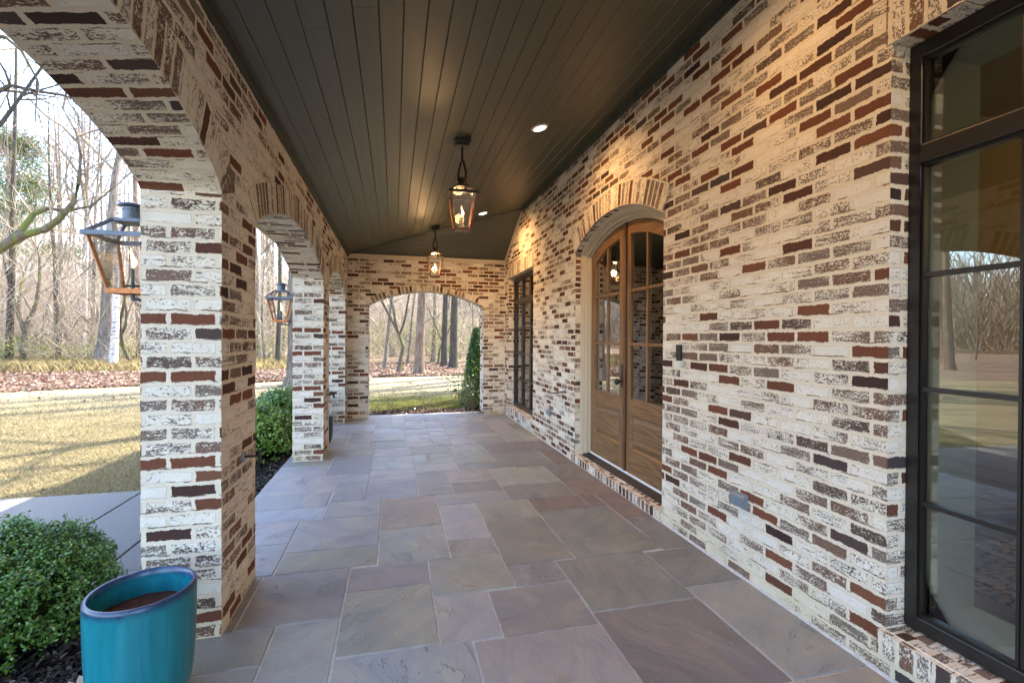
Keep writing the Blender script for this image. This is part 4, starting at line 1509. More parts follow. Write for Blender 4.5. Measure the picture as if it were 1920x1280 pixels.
def boxwood(loc, rx, ry, rz, n, size, label, group, seed, c1=(0.026, 0.088, 0.012), c2=(0.115, 0.215, 0.030), z0=0.0):
    t = tag(empty('boxwood_shrub', loc), label, 'shrub', group)
    ns = n // 9
    p, nn = dome(rx, ry, rz, ns, 0.13, seed)
    depth = RNG.beta(1.2, 3.2, ns)[:, None]
    base = p * (1.04 - 0.32 * depth + np.where(RNG.random((ns, 1)) < 0.07, RNG.uniform(0.02, 0.12, (ns, 1)), 0))
    idx = np.repeat(np.arange(ns), 9)
    up = nn * 0.75 + np.array([0, 0, 0.45])
    up /= np.linalg.norm(up, axis=1)[:, None]
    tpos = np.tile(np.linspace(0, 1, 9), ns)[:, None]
    c = base[idx] + up[idx] * tpos * size * 3.2 + RNG.normal(0, size * 0.55, (len(idx), 3))
    c[:, 2] += rz * 0.78 + z0
    keep = c[:, 2] > 0.03
    c = c[keep]
    nrm = (nn[idx] * 0.8 + np.array([0, 0, 0.5]))[keep]
    tp = tpos[keep]
    dp = depth[idx][keep]
    v = leaf_cloud(len(c), c, nrm, size, size * 0.58, 0.62)
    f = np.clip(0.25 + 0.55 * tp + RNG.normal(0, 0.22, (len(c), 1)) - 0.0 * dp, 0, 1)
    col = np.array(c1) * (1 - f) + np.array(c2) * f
    sick = RNG.random((len(c), 1)) < 0.025
    col = np.where(sick, np.array([0.26, 0.20, 0.06]) * RNG.uniform(0.5, 1.2, (len(c), 1)), col)
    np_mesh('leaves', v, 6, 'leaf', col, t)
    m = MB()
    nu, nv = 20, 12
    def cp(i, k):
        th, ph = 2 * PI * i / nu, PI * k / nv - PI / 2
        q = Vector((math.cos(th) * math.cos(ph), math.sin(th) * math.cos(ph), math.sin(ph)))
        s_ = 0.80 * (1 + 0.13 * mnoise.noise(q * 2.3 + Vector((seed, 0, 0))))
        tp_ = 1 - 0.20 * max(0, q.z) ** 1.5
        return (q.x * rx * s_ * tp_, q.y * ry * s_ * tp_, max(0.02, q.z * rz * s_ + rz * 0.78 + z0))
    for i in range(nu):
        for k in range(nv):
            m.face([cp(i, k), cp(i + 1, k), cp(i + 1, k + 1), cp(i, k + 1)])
    m.build('shade_core', 'core', t, merge=False)  # solid dark core stands in for the shade deep among the leaves
    return t


G1 = 'clipped boxwood shrubs by the arcade'
boxwood((-1.90, 2.90, GZ), 0.405, 0.41, 0.315, 34000, 0.0165, 'clipped boxwood shrub beside the turquoise pot', G1, 3.1)
boxwood((-1.70, 6.5, GZ), 0.40, 0.44, 0.365, 9000, 0.032, 'rounded boxwood shrub between the first and second pier, the nearer of the clump', G1, 9.4, (0.045, 0.125, 0.016), (0.22, 0.33, 0.05))  # this clump: brighter leaf colours stand in for sunlight on it
boxwood((-1.62, 7.55, GZ), 0.44, 0.48, 0.41, 9000, 0.032, 'rounded boxwood shrub behind the nearer one beside the second pier', G1, 14.7, (0.035, 0.11, 0.016), (0.15, 0.26, 0.04))
boxwood((-2.35, 7.1, GZ), 0.36, 0.40, 0.33, 7000, 0.032, 'rounded boxwood shrub at the lawn edge left of its clump', G1, 21.2, (0.045, 0.125, 0.016), (0.22, 0.33, 0.05))

# mulch and fallen leaves
def chips(name, n, area, z, size, cols, label, m='chip', tilt=0.5, asp=0.3):
    x0, x1, y0, y1 = area
    c = np.stack([RNG.uniform(x0, x1, n), RNG.uniform(y0, y1, n), z + RNG.uniform(0.0, size * 0.45, n)], 1)
    nrm = np.tile(np.array([0, 0, 1.0]), (n, 1))
    v = leaf_cloud(n, c, nrm, size, size * asp, tilt)
    cols = np.array(cols)
    col = cols[RNG.integers(0, len(cols), n)] * RNG.uniform(0.7, 1.3, (n, 1))
    o = np_mesh(name, v, 6, m, col)
    return tag(o, label, 'mulch' if m == 'chip' else 'leaves', kind='stuff')


MC = [(0.020, 0.015, 0.012), (0.035, 0.024, 0.018), (0.06, 0.042, 0.03), (0.015, 0.012, 0.011), (0.11, 0.085, 0.065)]
chips('mulch', 9000, (-2.7, -1.17, 1.2, 3.34), GZ + 0.02, 0.05, MC, 'dark shredded bark mulch under the near boxwood')
chips('mulch', 9000, (-1.84, -1.17, 4.87, 8.9), GZ + 0.02, 0.055, MC, 'dark shredded bark mulch in the bed between the piers')
chips('mulch', 2500, (-0.6, 2.6, 8.95, 9.39), -0.02, 0.05, MC, 'dark mulch strip beyond the far arch')
LC = [(0.12, 0.062, 0.042), (0.17, 0.10, 0.068), (0.22, 0.155, 0.11), (0.085, 0.048, 0.036), (0.27, 0.21, 0.16)]
chips('fallen_leaves', 320, (-0.55, 1.4, 8.97, 9.40), -0.012, 0.075, LC, 'brown leaves lying in the strip of mulch beyond the far arch', 'dry', 0.5, 0.55)


def oak_leaf(x, y, z, rz, s, label):
    m = MB()
    out = [(0, 0), (.12, .06), (.2, .26), (.3, .1), (.42, .34), (.52, .13), (.66, .3), (.75, .1), (.9, .14), (1, 0)]
    pts = out + [(a, -c * 0.9) for a, c in out[::-1][1:-1]]
    m.face([((a - .5) * s, c * s * 0.8, abs(c) * s * 0.35 + 0.02 * s * math.sin(a * 9)) for a, c in pts])
    o = m.build('fallen_leaf', 'dryleaf', loc=(x, y, z))
    o.rotation_euler = (0.1, -0.15, rz)
    return tag(o, label, 'leaf', 'single dry leaves on the mulch')


MT['dryleaf'] = simple('curled_dry_leaf', (0.36, 0.27, 0.19), 0.8, 0.2, var=0.2, nscale=30)
oak_leaf(-1.33, 2.42, GZ + 0.055, 0.9, 0.15, 'pale dry oak leaf on the mulch left of the turquoise pot')
oak_leaf(-1.36, 2.62, GZ + 0.06, 2.2, 0.09, 'small tan dry leaf under the edge of the near boxwood')
oak_leaf(-1.66, 2.38, GZ + 0.06, 0.2, 0.08, 'small brown dry leaf below the near boxwood')


def litter(name, n, fx, label, size, cols, asp=0.55):
    c = np.array([fx() for _ in range(n)])
    v = leaf_cloud(n, c, np.tile(np.array([0, 0, 1.0]), (n, 1)), size, size * asp, 0.55)
    cols_ = np.array(cols)
    col = cols_[RNG.integers(0, len(cols_), n)] * RNG.uniform(0.75, 1.25, (n, 1))
    return tag(np_mesh(name, v, 6, 'dry', col), label, 'leaves', kind='stuff')


def edge_y(x):
    for (a, b_), (c, d) in zip(edge, edge[1:]):
        if a <= x <= c:
            return b_ + (d - b_) * (x - a) / (c - a)
    return 20


def rnd_litter():
    Y = random.uniform(14.5, 30)
    x = gx(random.uniform(-80, 960), Y)
    y0 = edge_y(x)
    Y = max(Y, y0 + abs(random.gauss(0, 0.5)) - 0.35)
    return (x, Y, GZ + random.uniform(0.0, 0.05))


litter('leaf_litter', 26000, rnd_litter, 'reddish brown fallen leaves between the lawn and the woods', 0.13, LC)


def rnd_lawn_leaf():
    Y = random.uniform(5.6, 17)
    return (gx(random.uniform(-20, 960), Y), Y, GZ + 0.02)


litter('scattered_leaves', 420, rnd_lawn_leaf, 'scattered brown leaves on the dormant lawn', 0.07, [(0.12, 0.06, 0.035), (0.2, 0.11, 0.06)])


def blades(name, n, fpos, hgt, wid, cols, label, lean=0.5, kind_cat='grass'):
    p = np.array([fpos() for _ in range(n)])
    h = hgt * RNG.uniform(0.5, 1.25, (n, 1))
    a = RNG.uniform(0, 2 * PI, n)
    d = np.stack([np.cos(a), np.sin(a), np.zeros(n)], 1)
    s = np.stack([-np.sin(a), np.cos(a), np.zeros(n)], 1)
    ln = d * h * RNG.uniform(0.05, lean, (n, 1))
    upv = np.array([0, 0, 1.0])
    v = np.stack([p - s * wid, p + s * wid, p + ln * 0.4 + upv * h * 0.6 + s * wid * 0.7, p + ln + upv * h * 0.95, p + ln * 0.4 + upv * h * 0.6 - s * wid * 0.7], 1)
    cols = np.array(cols)
    col = cols[RNG.integers(0, len(cols), n)] * RNG.uniform(0.75, 1.25, (n, 1))
    return tag(np_mesh(name, v, 5, 'blade', col), label, kind_cat, kind='stuff')


def near_lawn():
    while True:
        Y = 5.44 + abs(random.gauss(0, 3.6))
        x = gx(random.uniform(-40, 275), Y)
        if Y < 16.5 and x < -2.38:
            return (x, Y, GZ)


STRAW = [(0.48, 0.39, 0.235), (0.43, 0.345, 0.20), (0.36, 0.29, 0.165), (0.25, 0.25, 0.10), (0.52, 0.44, 0.28)]
blades('lawn_grass', 85000, near_lawn, 0.045, 0.0028, STRAW, 'straw coloured dormant grass beyond the concrete walk', 0.9)


def end_lawn():
    Y = 9.40 + abs(random.gauss(0, 2.0))
    z = GZ if Y > 12.9 else -0.022 + (GZ + 0.026) * (0.5 - 0.5 * math.cos(PI * min(1, (Y - 9.38) / 3.6)))
    return (gx(random.uniform(670, 930), Y), Y, z)


blades('green_grass', 26000, end_lawn, 0.05, 0.003, [(0.14, 0.20, 0.045), (0.19, 0.23, 0.06), (0.26, 0.24, 0.09), (0.3, 0.25, 0.11)], 'greening grass beyond the far arch', 0.9)


def tall_spot():
    Y = random.uniform(24, 34)
    return (gx(random.uniform(-80, 660), Y), Y, GZ)


blades('tall_dry_grass', 22000, tall_spot, 0.40, 0.007, [(0.48, 0.38, 0.21), (0.44, 0.34, 0.19), (0.38, 0.31, 0.16), (0.30, 0.28, 0.12)], 'tall dry straw grass along the edge of the woods', 0.8)

# ------------------------------------------------------------------ trees
def limb(mb, p, d, length, r0, r1, n, segs, wander, sag=0.0, mi=0):
    pts = [p.copy()]
    dd = d.normalized()
    for i in range(segs):
        dd = (dd + Vector((random.gauss(0, wander), random.gauss(0, wander), random.gauss(0, wander * 0.8) + sag))).normalized()
        pts.append(pts[-1] + dd * (length / segs))
    rad = [r0 + (r1 - r0) * (i / segs) for i in range(segs + 1)]
    mb.tube(pts, rad, n, mi, caps=False)
    return pts, rad, dd


def side_dir(d, ang):
    a = d.orthogonal().normalized()
    a.rotate(Matrix.Rotation(random.uniform(0, 2 * PI), 3, d.normalized()))
    return (d.normalized() * math.cos(ang) + a * math.sin(ang)).normalized()


def grow(mb, pts, rad, level, maxl, dens, spread, lift):
    """children of a limb"""
    n = len(pts)
    count = dens[level]
    for _ in range(count):
        t = random.uniform(0.25, 0.98) ** (0.8)
        i = min(n - 2, int(t * (n - 1)))
        p = pts[i].lerp(pts[i + 1], random.random())
        d = (pts[i + 1] - pts[i]).normalized()
        L_ = sum((pts[k + 1] - pts[k]).length for k in range(n - 1))
        ln = L_ * random.uniform(0.32, 0.6) * (1.15 - 0.5 * t)
        r = rad[i] * random.uniform(0.38, 0.6)
        dd = side_dir(d, math.radians(random.uniform(*spread)))
        dd.z += lift * random.random()
        q, rr, _ = limb(mb, p, dd, ln, r, r * 0.22, (5, 4, 3, 3)[min(level, 3)], (6, 5, 4, 3)[min(level, 3)], 0.16, 0.02)
        if level + 1 < maxl:
            grow(mb, q, rr, level + 1, maxl, dens, spread, lift)


def make_tree(h, r, dens=(13, 7, 5, 3), maxl=4, lean=0.03, wander=0.05, clear=0.35, spread=(28, 62), bark='bark_grey', fork=False, lift=0.35, seed=0, twigm='twig', flare=1.5):
    random.seed(seed)
    t = empty('bare_tree')
    mb = MB()
    segs = 14
    pts, d = [Vector((0, 0, 0))], Vector((lean, random.uniform(-lean, lean), 1)).normalized()
    for i in range(segs):
        d = (d + Vector((random.gauss(0, wander), random.gauss(0, wander), 0.02))).normalized()
        pts.append(pts[-1] + d * h / segs)
    rad = [r * (1 - 0.86 * (i / segs) ** 0.85) for i in range(segs + 1)]
    rad[0] *= flare
    pts.insert(1, pts[0].lerp(pts[1], 0.3))
    rad.insert(1, r * 1.08)
    mb.tube(pts, rad, 9, 0, caps=False)
    cr = MB()
    i0 = int(len(pts) * clear)
    if fork:
        k = max(2, int(len(pts) * clear))
        for a in range(2):
            dd = side_dir(Vector((0, 0, 1)), math.radians(random.uniform(14, 30)))
            q, rr, _ = limb(mb, pts[k], dd, h * 0.75, rad[k] * 0.75, rad[k] * 0.12, 7, 10, 0.07, 0.02)
            grow(cr, q, rr, 1, maxl, dens, spread, lift)
    grow(cr, pts[i0:], rad[i0:], 0, maxl, dens, spread, lift)
    mb.build('trunk', bark, t, smooth=True, merge=True)
    cr.build('crown', twigm, t, merge=False)
    return t


protos = {}
protos['tall'] = make_tree(17, 0.20, (12, 6, 5, 3), 4, 0.02, 0.025, 0.42, (25, 60), 'bark_grey', seed=1)
protos['brown'] = make_tree(18, 0.20, (11, 6, 4, 3), 4, 0.01, 0.018, 0.5, (25, 60), 'bark_brown', seed=2)
protos['dark'] = make_tree(18, 0.19, (11, 6, 4, 3), 4, 0.015, 0.02, 0.45, (25, 60), 'bark_dark', seed=3)
protos['birch'] = make_tree(15, 0.17, (12, 6, 4, 3), 4, 0.02, 0.03, 0.45, (28, 65), 'bark_birch', seed=4)
protos['moss'] = make_tree(9, 0.17, (11, 7, 5, 3), 4, 0.22, 0.13, 0.28, (30, 75), 'bark_moss', seed=5, fork=True)
protos['thin'] = make_tree(10, 0.075, (12, 7, 5, 3), 4, 0.08, 0.06, 0.25, (25, 60), 'bark_grey', seed=6)
protos['crook'] = make_tree(8, 0.11, (11, 7, 5, 3), 4, 0.3, 0.16, 0.25, (30, 75), 'bark_moss', seed=8, fork=True)
protos['thinb'] = make_tree(9, 0.06, (13, 7, 5, 3), 4, 0.05, 0.07, 0.2, (25, 65), 'bark_dark', seed=9, twigm='twig_pale')
protos['caster'] = make_tree(17, 0.40, (10, 6, 3, 2), 4, 0.02, 0.03, 0.35, (28, 65), 'bark_grey', seed=12)
used = set()
random.seed(40)
GT = 'bare trees in the woods'


def place(kind, px, Y, s=1.0, sr=1.0, rz=None, label=None, name=None):
    src = protos[kind]
    if kind in used:
        o = copy_tree(src)
    else:
        o = src
        used.add(kind)
    if name:
        o.name = name
    o.location = (gx(px, Y), Y, GZ - 0.03)
    o.rotation_euler = (0, 0, random.uniform(0, 2 * PI) if rz is None else rz)
    o.scale = (s * sr, s * sr, s)
    tag(o, label or 'thin bare tree standing among many in the woods beyond the lawn', 'tree', GT)
    return o


# trees one can single out in the photograph
place('birch', 211, 26.0, 1.0, 1.05, 0.3, 'pale birch trunk at the edge of the leaf litter below the near wall lantern')
place('tall', 190, 29.5, 1.05, 1.75, 1.2, 'thickest grey trunk left of the pale birch, running up behind the near lantern')
place('moss', 42, 30.0, 0.95, 1.0, 2.6, 'crooked mossy tree low in the woods near the left edge')
place('dark', 108, 33.0, 0.85, 1.0, 0.5, 'dark leaning trunk in the woods between the mossy tree and the birch')
place('crook', 250, 27.5, 1.0, 0.9, 4.0, 'slanting mossy sapling beside the nearest brick pier')
place('dark', 521, 27.0, 0.8, 0.9, 2.0, 'dark forked trunk seen between the first two piers behind the second wall lantern')
place('thin', 498, 30.0, 1.1, 1.1, 2.9, 'slim tree left of the forked trunk between the first two piers')
place('brown', 786, 20.3, 1.0, 1.05, 0.0, 'thick light brown trunk in the middle of the far arch')
place('dark', 833, 25.5, 1.0, 0.95, 3.0, 'dark straight trunk, left of the close pair in the far arch')
place('dark', 850, 24.2, 1.0, 1.15, 1.0, 'dark straight trunk with a pale base, right of the close pair in the far arch')
place('crook', 668, 22.0, 1.1, 0.8, 1.5, 'mossy curved trunk at the left side of the far arch').location.x = gx(747, 22.0)
place('thin', 720, 24.0, 1.2, 1.0, 0.4, 'slim grey trunk near the left side of the far arch')
place('tall', 812, 31.0, 0.9, 0.8, 0.9, 'forked grey trunk behind the gap of the big brown one in the far arch')
pxs = [-60, -25, 5, 22, 62, 78, 90, 122, 135, 150, 160, 172, 228, 240, 262, 275, 485, 508, 533, 545, 600, 640, 655, 690, 703, 712, 735, 758, 768, 801, 822, 862, 875, 890, 905, 925, 950]
for k, px in enumerate(pxs):
    Y = random.uniform(27, 48)
    place(random.choice(['tall', 'thin', 'thin', 'thinb', 'thinb', 'dark', 'brown', 'crook', 'thin' if px > 300 else 'birch']), px + random.uniform(-6, 6), Y, random.uniform(0.8, 1.25), random.uniform(0.7, 1.1))
for k in range(58):
    Y = random.uniform(38, 85)
    px = random.uniform(-80, 290) if k % 5 < 3 else (random.uniform(470, 560) if k % 5 == 3 else random.uniform(660, 930))
    place(random.choice(['tall', 'tall', 'thin', 'thinb', 'dark', 'brown']), px, Y, random.uniform(0.9, 1.3), random.uniform(0.8, 1.3))
# woods around, seen in the window reflections
for k in range(26):
    a = random.uniform(math.radians(150), math.radians(262))
    R_ = random.uniform(24, 50)
    o = place(random.choice(['tall', 'thin', 'dark', 'brown', 'thinb', 'birch']), 0, 30, random.uniform(0.9, 1.2), random.uniform(0.9, 1.3))
    o.location = (math.cos(a) * R_, math.sin(a) * R_ + 12, GZ - 0.03)
# unseen tall trees, added so that their shadows streak the lawn
for k, (x, y, s, lb) in enumerate([(-5.6, 15.5, 1.0, 'unseen thick trunked tree added for its shadow behind the nearest brick pier'), (-3.0, 16.5, 0.95, 'unseen thick trunked tree added for its shadow behind the second brick pier'),
                                   (-1.30, 18.2, 0.85, 'unseen thick trunked tree added for its shadow behind the left end of the end wall'), (-4.55, 13.2, 0.9, 'second unseen thick trunked tree added for its shadow behind the nearest brick pier'),
                                   (3.1, 14.6, 1.1, ''), (4.3, 18.6, 1.1, ''), (3.6, 16.6, 1.0, ''),
                                   (5.4, 16.2, 1.0, ''), (6.6, 21.5, 1.2, ''), (8.5, 18.0, 1.2, ''), (4.6, 13.4, 1.15, '')]):
    o = place('caster', 0, 10, s, 1.0)
    o.location = (x, y, GZ)
    o['label'] = lb or 'unseen thick trunked tree added for its shadow beyond the right end of the house'
    o['group'] = 'unseen trees added for their shadows'

# leaning tree whose mossy limb reaches in from the left edge
random.seed(77)
t = tag(empty('leaning_tree', (gx(-95, 15.0), 15.0, GZ)), 'leaning tree with a thick mossy limb reaching in from the left edge below the arch', 'tree')
m = MB()
c = MB()


def at_px(px, py, Y):
    d = M.T @ np.array([(px - 960) / 880, (py - 640) / 880, 1.0])
    s_ = Y / d[1]
    return Vector((d[0] * s_, Y, H + d[2] * s_)) - Vector((gx(-95, 15.0), 15.0, GZ))


trunk_pts = [Vector((0, 0, 0)), Vector((0.05, 0, 1.2)), Vector((0.15, 0.1, 2.4)), at_px(-70, 505, 15.0)]
m.tube(trunk_pts, [0.30, 0.24, 0.21, 0.19], 10, caps=False)
m.tube([at_px(-70, 505, 15.0), at_px(-90, 300, 15.2), at_px(-60, 100, 15.5), at_px(-75, -150, 16)], [0.17, 0.14, 0.11, 0.05], 8, caps=False)
l1 = [at_px(-70, 505, 15.0), at_px(0, 466, 15.0), at_px(40, 442, 14.9), at_px(85, 430, 14.8), at_px(110, 412, 14.7), at_px(138, 380, 14.6), at_px(147, 345, 14.5), at_px(152, 290, 14.4), at_px(140, 240, 14.3)]
m.tube(l1, [0.16, 0.115, 0.10, 0.085, 0.075, 0.062, 0.045, 0.03, 0.015], 8, caps=False)
l2 = [at_px(0, 466, 15.0), at_px(40, 432, 15.2), at_px(62, 402, 15.3), at_px(88, 391, 15.4), at_px(130, 394, 15.5), at_px(172, 386, 15.7), at_px(215, 350, 15.9)]
m.tube(l2, [0.09, 0.075, 0.065, 0.055, 0.045, 0.03, 0.015], 7, caps=False)
m.build('trunk', 'bark_moss', t, smooth=True)
for pts, r in ((l1, 0.07), (l2, 0.05)):
    grow(c, pts, [r * 0.8] * len(pts), 1, 4, (10, 12, 6, 4), (30, 75), 0.5)
grow(c, [at_px(-90, 300, 15.2), at_px(-60, 100, 15.5), at_px(-75, -150, 16)], [0.1, 0.08, 0.05], 0, 4, (14, 9, 5, 3), (30, 75), 0.2)
c.build('crown', 'twig', t, merge=False)

# overhanging limbs from a tree outside the frame, upper left of the arch
t = tag(empty('overhanging_tree', (gx(-120, 10.5), 10.5, GZ)), 'tree outside the left edge whose fine dark branches cross the sky under the first arch', 'tree')
m = MB()
c = MB()
base = Vector((gx(-120, 10.5), 10.5, GZ))
TP = [Vector((0, 0, 0)), Vector((0.1, 0, 2.2)), Vector((0.0, 0.1, 4.6)), Vector((0.25, 0, 7.5)), Vector((0.2, 0.2, 11))]
m.tube(TP, [0.26, 0.20, 0.17, 0.13, 0.05], 10, caps=False)
m.build('trunk', 'bark_dark', t, smooth=True)
for (p0, ends) in ((TP[2], [(-40, 190), (20, 160), (75, 172), (125, 180), (175, 205)]), (TP[2], [(-60, 260), (0, 235), (40, 180), (90, 110), (110, 60)]), (TP[3], [(-50, 60), (10, 70), (40, 95), (70, 150), (66, 230)])):
    pts = [p0] + [(lambda v: v)(Vector((0, 0, 0)) + (Vector(((M.T @ np.array([(a - 960) / 880, (b_ - 640) / 880, 1.0])) * (10.5 / (M.T @ np.array([(a - 960) / 880, (b_ - 640) / 880, 1.0]))[1]))) + Vector((0, 0, H)) - base)) for a, b_ in ends]
    rr = [0.06, 0.045, 0.035, 0.026, 0.018, 0.008]
    c.tube(pts, rr, 6, caps=False)
    grow(c, pts, rr, 1, 4, (9, 9, 6, 3), (25, 70), 0.2)
c.build('crown', 'bark_dark', t, merge=False)


# evergreens ------------------------------------------------------------
def pine(px, Y, h, rcrown, label, n=9000, z0=0.35):
    t = tag(empty('pine_tree', (gx(px, Y), Y, GZ)), label, 'tree', 'pines above the bare trees')
    m = MB()
    m.tube([(0, 0, 0), (0.1, 0, h * 0.5), (0, 0.1, h * 0.97)], [0.28, 0.2, 0.05], 8, caps=False)
    m.build('trunk', 'bark_brown', t, smooth=True)
    cl = 46
    cz = RNG.uniform(z0, 1.0, cl)
    ca = RNG.uniform(0, 2 * PI, cl)
    cr_ = rcrown * (1.08 - cz) / (1.08 - z0) * RNG.uniform(0.35, 1.0, cl) ** 0.6 + 0.15
    cc = np.stack([np.cos(ca) * cr_, np.sin(ca) * cr_, cz * h], 1)
    idx = RNG.integers(0, cl, n)
    p = cc[idx] + RNG.normal(0, 1, (n, 3)) * np.array([0.62, 0.62, 0.30]) * rcrown * 0.28
    v = leaf_cloud(n, p, RNG.normal(0, 1, (n, 3)), 0.34, 0.05, 0.6)
    col = np.array([(0.085, 0.12, 0.03)]) * RNG.uniform(0.6, 1.7, (n, 1)) * np.array([1.0, 1, 1])
    np_mesh('crown', v, 6, 'leaf', col, t)
    return t


pine(18, 44, 17.0, 4.2, 'yellow green pine crown high at the left edge under the arch', 14000, 0.45)
pine(-45, 52, 21, 4.5, 'second pine crown cut by the left edge of the view', 9000, 0.45)
pine(915, 46, 11, 4.2, 'grey green pine mass at the right side of the far arch', 12000, 0.1)
pine(884, 60, 15, 4.0, 'paler pine behind the dark pair of trunks in the far arch', 8000, 0.15)

# undergrowth --------------------------------------------------------------
def brush_spot():
    k = random.random()
    px = random.uniform(-80, 290) if k < 0.45 else (random.uniform(470, 565) if k < 0.6 else random.uniform(640, 930))
    Y = random.uniform(29, 62)
    return px, Y


random.seed(5)
n_c = 420
P = []
for i in range(n_c):
    px, Y = brush_spot()
    r = random.uniform(0.4, 1.3)
    z = random.uniform(0.3, 2.6 if px > 470 else 1.3)
    P.append((gx(px, Y), Y, GZ + z, r))
P = np.array(P)
n = 42000
idx = RNG.integers(0, n_c, n)
pos = P[idx, :3] + RNG.normal(0, 1, (n, 3)) * P[idx, 3][:, None] * np.array([0.6, 0.6, 0.55])
pos[:, 2] = np.maximum(pos[:, 2], GZ + 0.03)
v = leaf_cloud(n, pos, RNG.normal(0, 1, (n, 3)), 0.13, 0.055, 0.8)
cl = np.array([(0.26, 0.28, 0.06), (0.20, 0.22, 0.06), (0.34, 0.31, 0.13), (0.14, 0.17, 0.05), (0.36, 0.30, 0.18)])
tag(np_mesh('undergrowth', v, 6, 'blade', cl[RNG.integers(0, 5, n)] * RNG.uniform(0.7, 1.3, (n, 1))), 'yellow green budding undergrowth in the woods', 'undergrowth', kind='stuff')
# fine brush of twigs filling the woods
n = 60000
pp = []
for i in range(n):
    px, Y = brush_spot()
    pp.append((gx(px, random.uniform(0, 1) * 0 + Y), Y, GZ + abs(random.gauss(0, 1)) * 4.2))
pp = np.array(pp)
dirs = RNG.normal(0, 1, (n, 3))
dirs[:, 2] = np.abs(dirs[:, 2]) + 0.5
dirs /= np.linalg.norm(dirs, axis=1)[:, None]
ln = RNG.uniform(0.6, 2.4, (n, 1))
side = np.cross(dirs, RNG.normal(0, 1, (n, 3)))
side /= np.linalg.norm(side, axis=1)[:, None]
wd = RNG.uniform(0.004, 0.013, (n, 1))
mid = pp + dirs * ln * 0.5 + RNG.normal(0, 0.08, (n, 3))
v = np.stack([pp - side * wd, pp + side * wd, mid + side * wd * 0.8, pp + dirs * ln, mid - side * wd * 0.8], 1)
tc = np.array([(0.36, 0.29, 0.21), (0.28, 0.22, 0.16), (0.42, 0.36, 0.28), (0.20, 0.16, 0.12)])
tag(np_mesh('brush', v, 5, 'dry', tc[RNG.integers(0, 4, n)]), 'tangle of fine pale twigs between the trunks of the woods', 'brush', kind='stuff')

# far treeline that closes the horizon
n = 60000
ang = RNG.uniform(-1.25, 0.6, n)
R_ = RNG.uniform(75, 120, n)
zz_ = np.abs(RNG.normal(0, 1, n)) * 5.0
pp = np.stack([np.sin(ang) * R_, np.cos(ang) * R_, zz_], 1)
dirs = RNG.normal(0, 0.5, (n, 3))
dirs[:, 2] = 1
dirs /= np.linalg.norm(dirs, axis=1)[:, None]
ln = RNG.uniform(1.5, 5.0, (n, 1))
side = np.stack([np.cos(ang), -np.sin(ang), np.zeros(n)], 1)
wd = RNG.uniform(0.03, 0.09, (n, 1))
v = np.stack([pp - side * wd, pp + side * wd, pp + dirs * ln + side * wd * 0.4, pp + dirs * ln - side * wd * 0.4], 1)
tag(np_mesh('far_woods', v, 4, 'dry', (tc * 1.05)[RNG.integers(0, 4, n)]), 'pale far woods closing the view behind the trees', 'woods', kind='stuff')


# shrubs seen through the far arch -----------------------------------------
t = tag(empty('conical_evergreen', (gx(893, 9.75), 9.75, -0.04)), 'dark green conical evergreen at the right side of the far arch', 'shrub')
n = 11000
hz = RNG.beta(1.1, 1.5, n)
rr = 0.30 * (1 - hz) ** 0.65 * RNG.uniform(0.55, 1.08, n) + 0.02
a = RNG.uniform(0, 2 * PI, n)
pos = np.stack([np.cos(a) * rr, np.sin(a) * rr, 0.05 + hz * 1.62], 1) + RNG.normal(0, 0.015, (n, 3))
v = leaf_cloud(n, pos, np.stack([np.cos(a), np.sin(a), 0.4 + 0 * a], 1), 0.05, 0.017, 0.6)
np_mesh('foliage', v, 6, 'leaf', np.array([(0.045, 0.115, 0.022)]) * RNG.uniform(0.5, 1.9, (n, 1)), t)
m = MB()
m.tube([(0, 0, 0), (0, 0, 1.5)], [0.03, 0.008], 6)
m.build('stem', 'bark_brown', t)


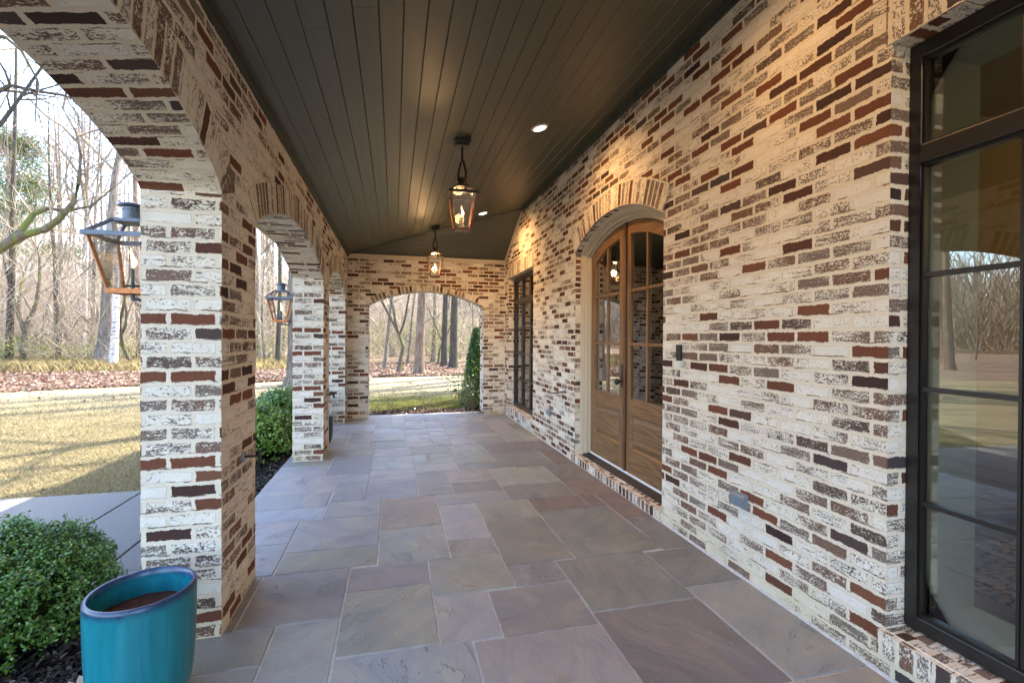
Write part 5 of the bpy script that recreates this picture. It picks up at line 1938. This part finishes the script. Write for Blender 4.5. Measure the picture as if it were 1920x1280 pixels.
def loose_plant(loc, hgt, rad, nst, lv, label, cols, leaf=0.05, name='loose_shrub', cat='shrub', seed=0, group=None):
    random.seed(seed)
    t = tag(empty(name, loc), label, cat, group)
    m = MB()
    ps = []
    for i in range(nst):
        a = random.uniform(0, 2 * PI)
        tilt = random.uniform(0.1, 0.9)
        d = Vector((math.cos(a) * tilt, math.sin(a) * tilt, 1)).normalized()
        q, r_, _ = limb(m, Vector((math.cos(a) * 0.03, math.sin(a) * 0.03, 0)), d, hgt * random.uniform(0.6, 1.1), 0.005, 0.002, 4, 6, 0.09)
        for k in range(lv):
            j = random.randint(2, 6)
            ps.append(q[j] + Vector((random.gauss(0, 1), random.gauss(0, 1), random.gauss(0, 1))) * leaf * 0.9)
    m.build('stem', 'twig', t, merge=False)
    ps = np.array(ps)
    v = leaf_cloud(len(ps), ps, np.tile(np.array([0, 0, 1.0]), (len(ps), 1)), leaf, leaf * 0.5, 0.8)
    cols = np.array(cols)
    np_mesh('leaves', v, 6, 'leaf', cols[RNG.integers(0, len(cols), len(ps))] * RNG.uniform(0.7, 1.3, (len(ps), 1)), t)
    return t


loose_plant((1.50, 9.33, -0.02), 0.85, 0.5, 34, 12, 'open leafy shrub in front of the conical evergreen', [(0.09, 0.16, 0.03), (0.13, 0.19, 0.04), (0.06, 0.11, 0.025)], 0.06, seed=3)
DRYC = [(0.24, 0.10, 0.055), (0.30, 0.16, 0.09), (0.18, 0.09, 0.05)]
for k, (px, Y, hh) in enumerate(((715, 9.22, 0.30), (735, 9.28, 0.42), (748, 9.2, 0.25), (792, 9.25, 0.33), (806, 9.3, 0.30), (698, 9.18, 0.2))):
    loose_plant((gx(px, Y), Y, -0.02), hh, 0.3, 5, 4, 'withered brown perennial stalks in the mulch beyond the far arch', DRYC, 0.035, 'withered_plant', 'plant', 10 + k, 'withered perennials beyond the far arch')

t = pine(300, 11.5, 6.6, 2.3, 'unseen dense evergreen added for its shade beyond the right end of the house', 16000, 0.1)
t.location = (5.5, 12.4, GZ)  # out of view, added to shade the lawn beyond the far arch
t['group'] = 'unseen evergreens added for shade'
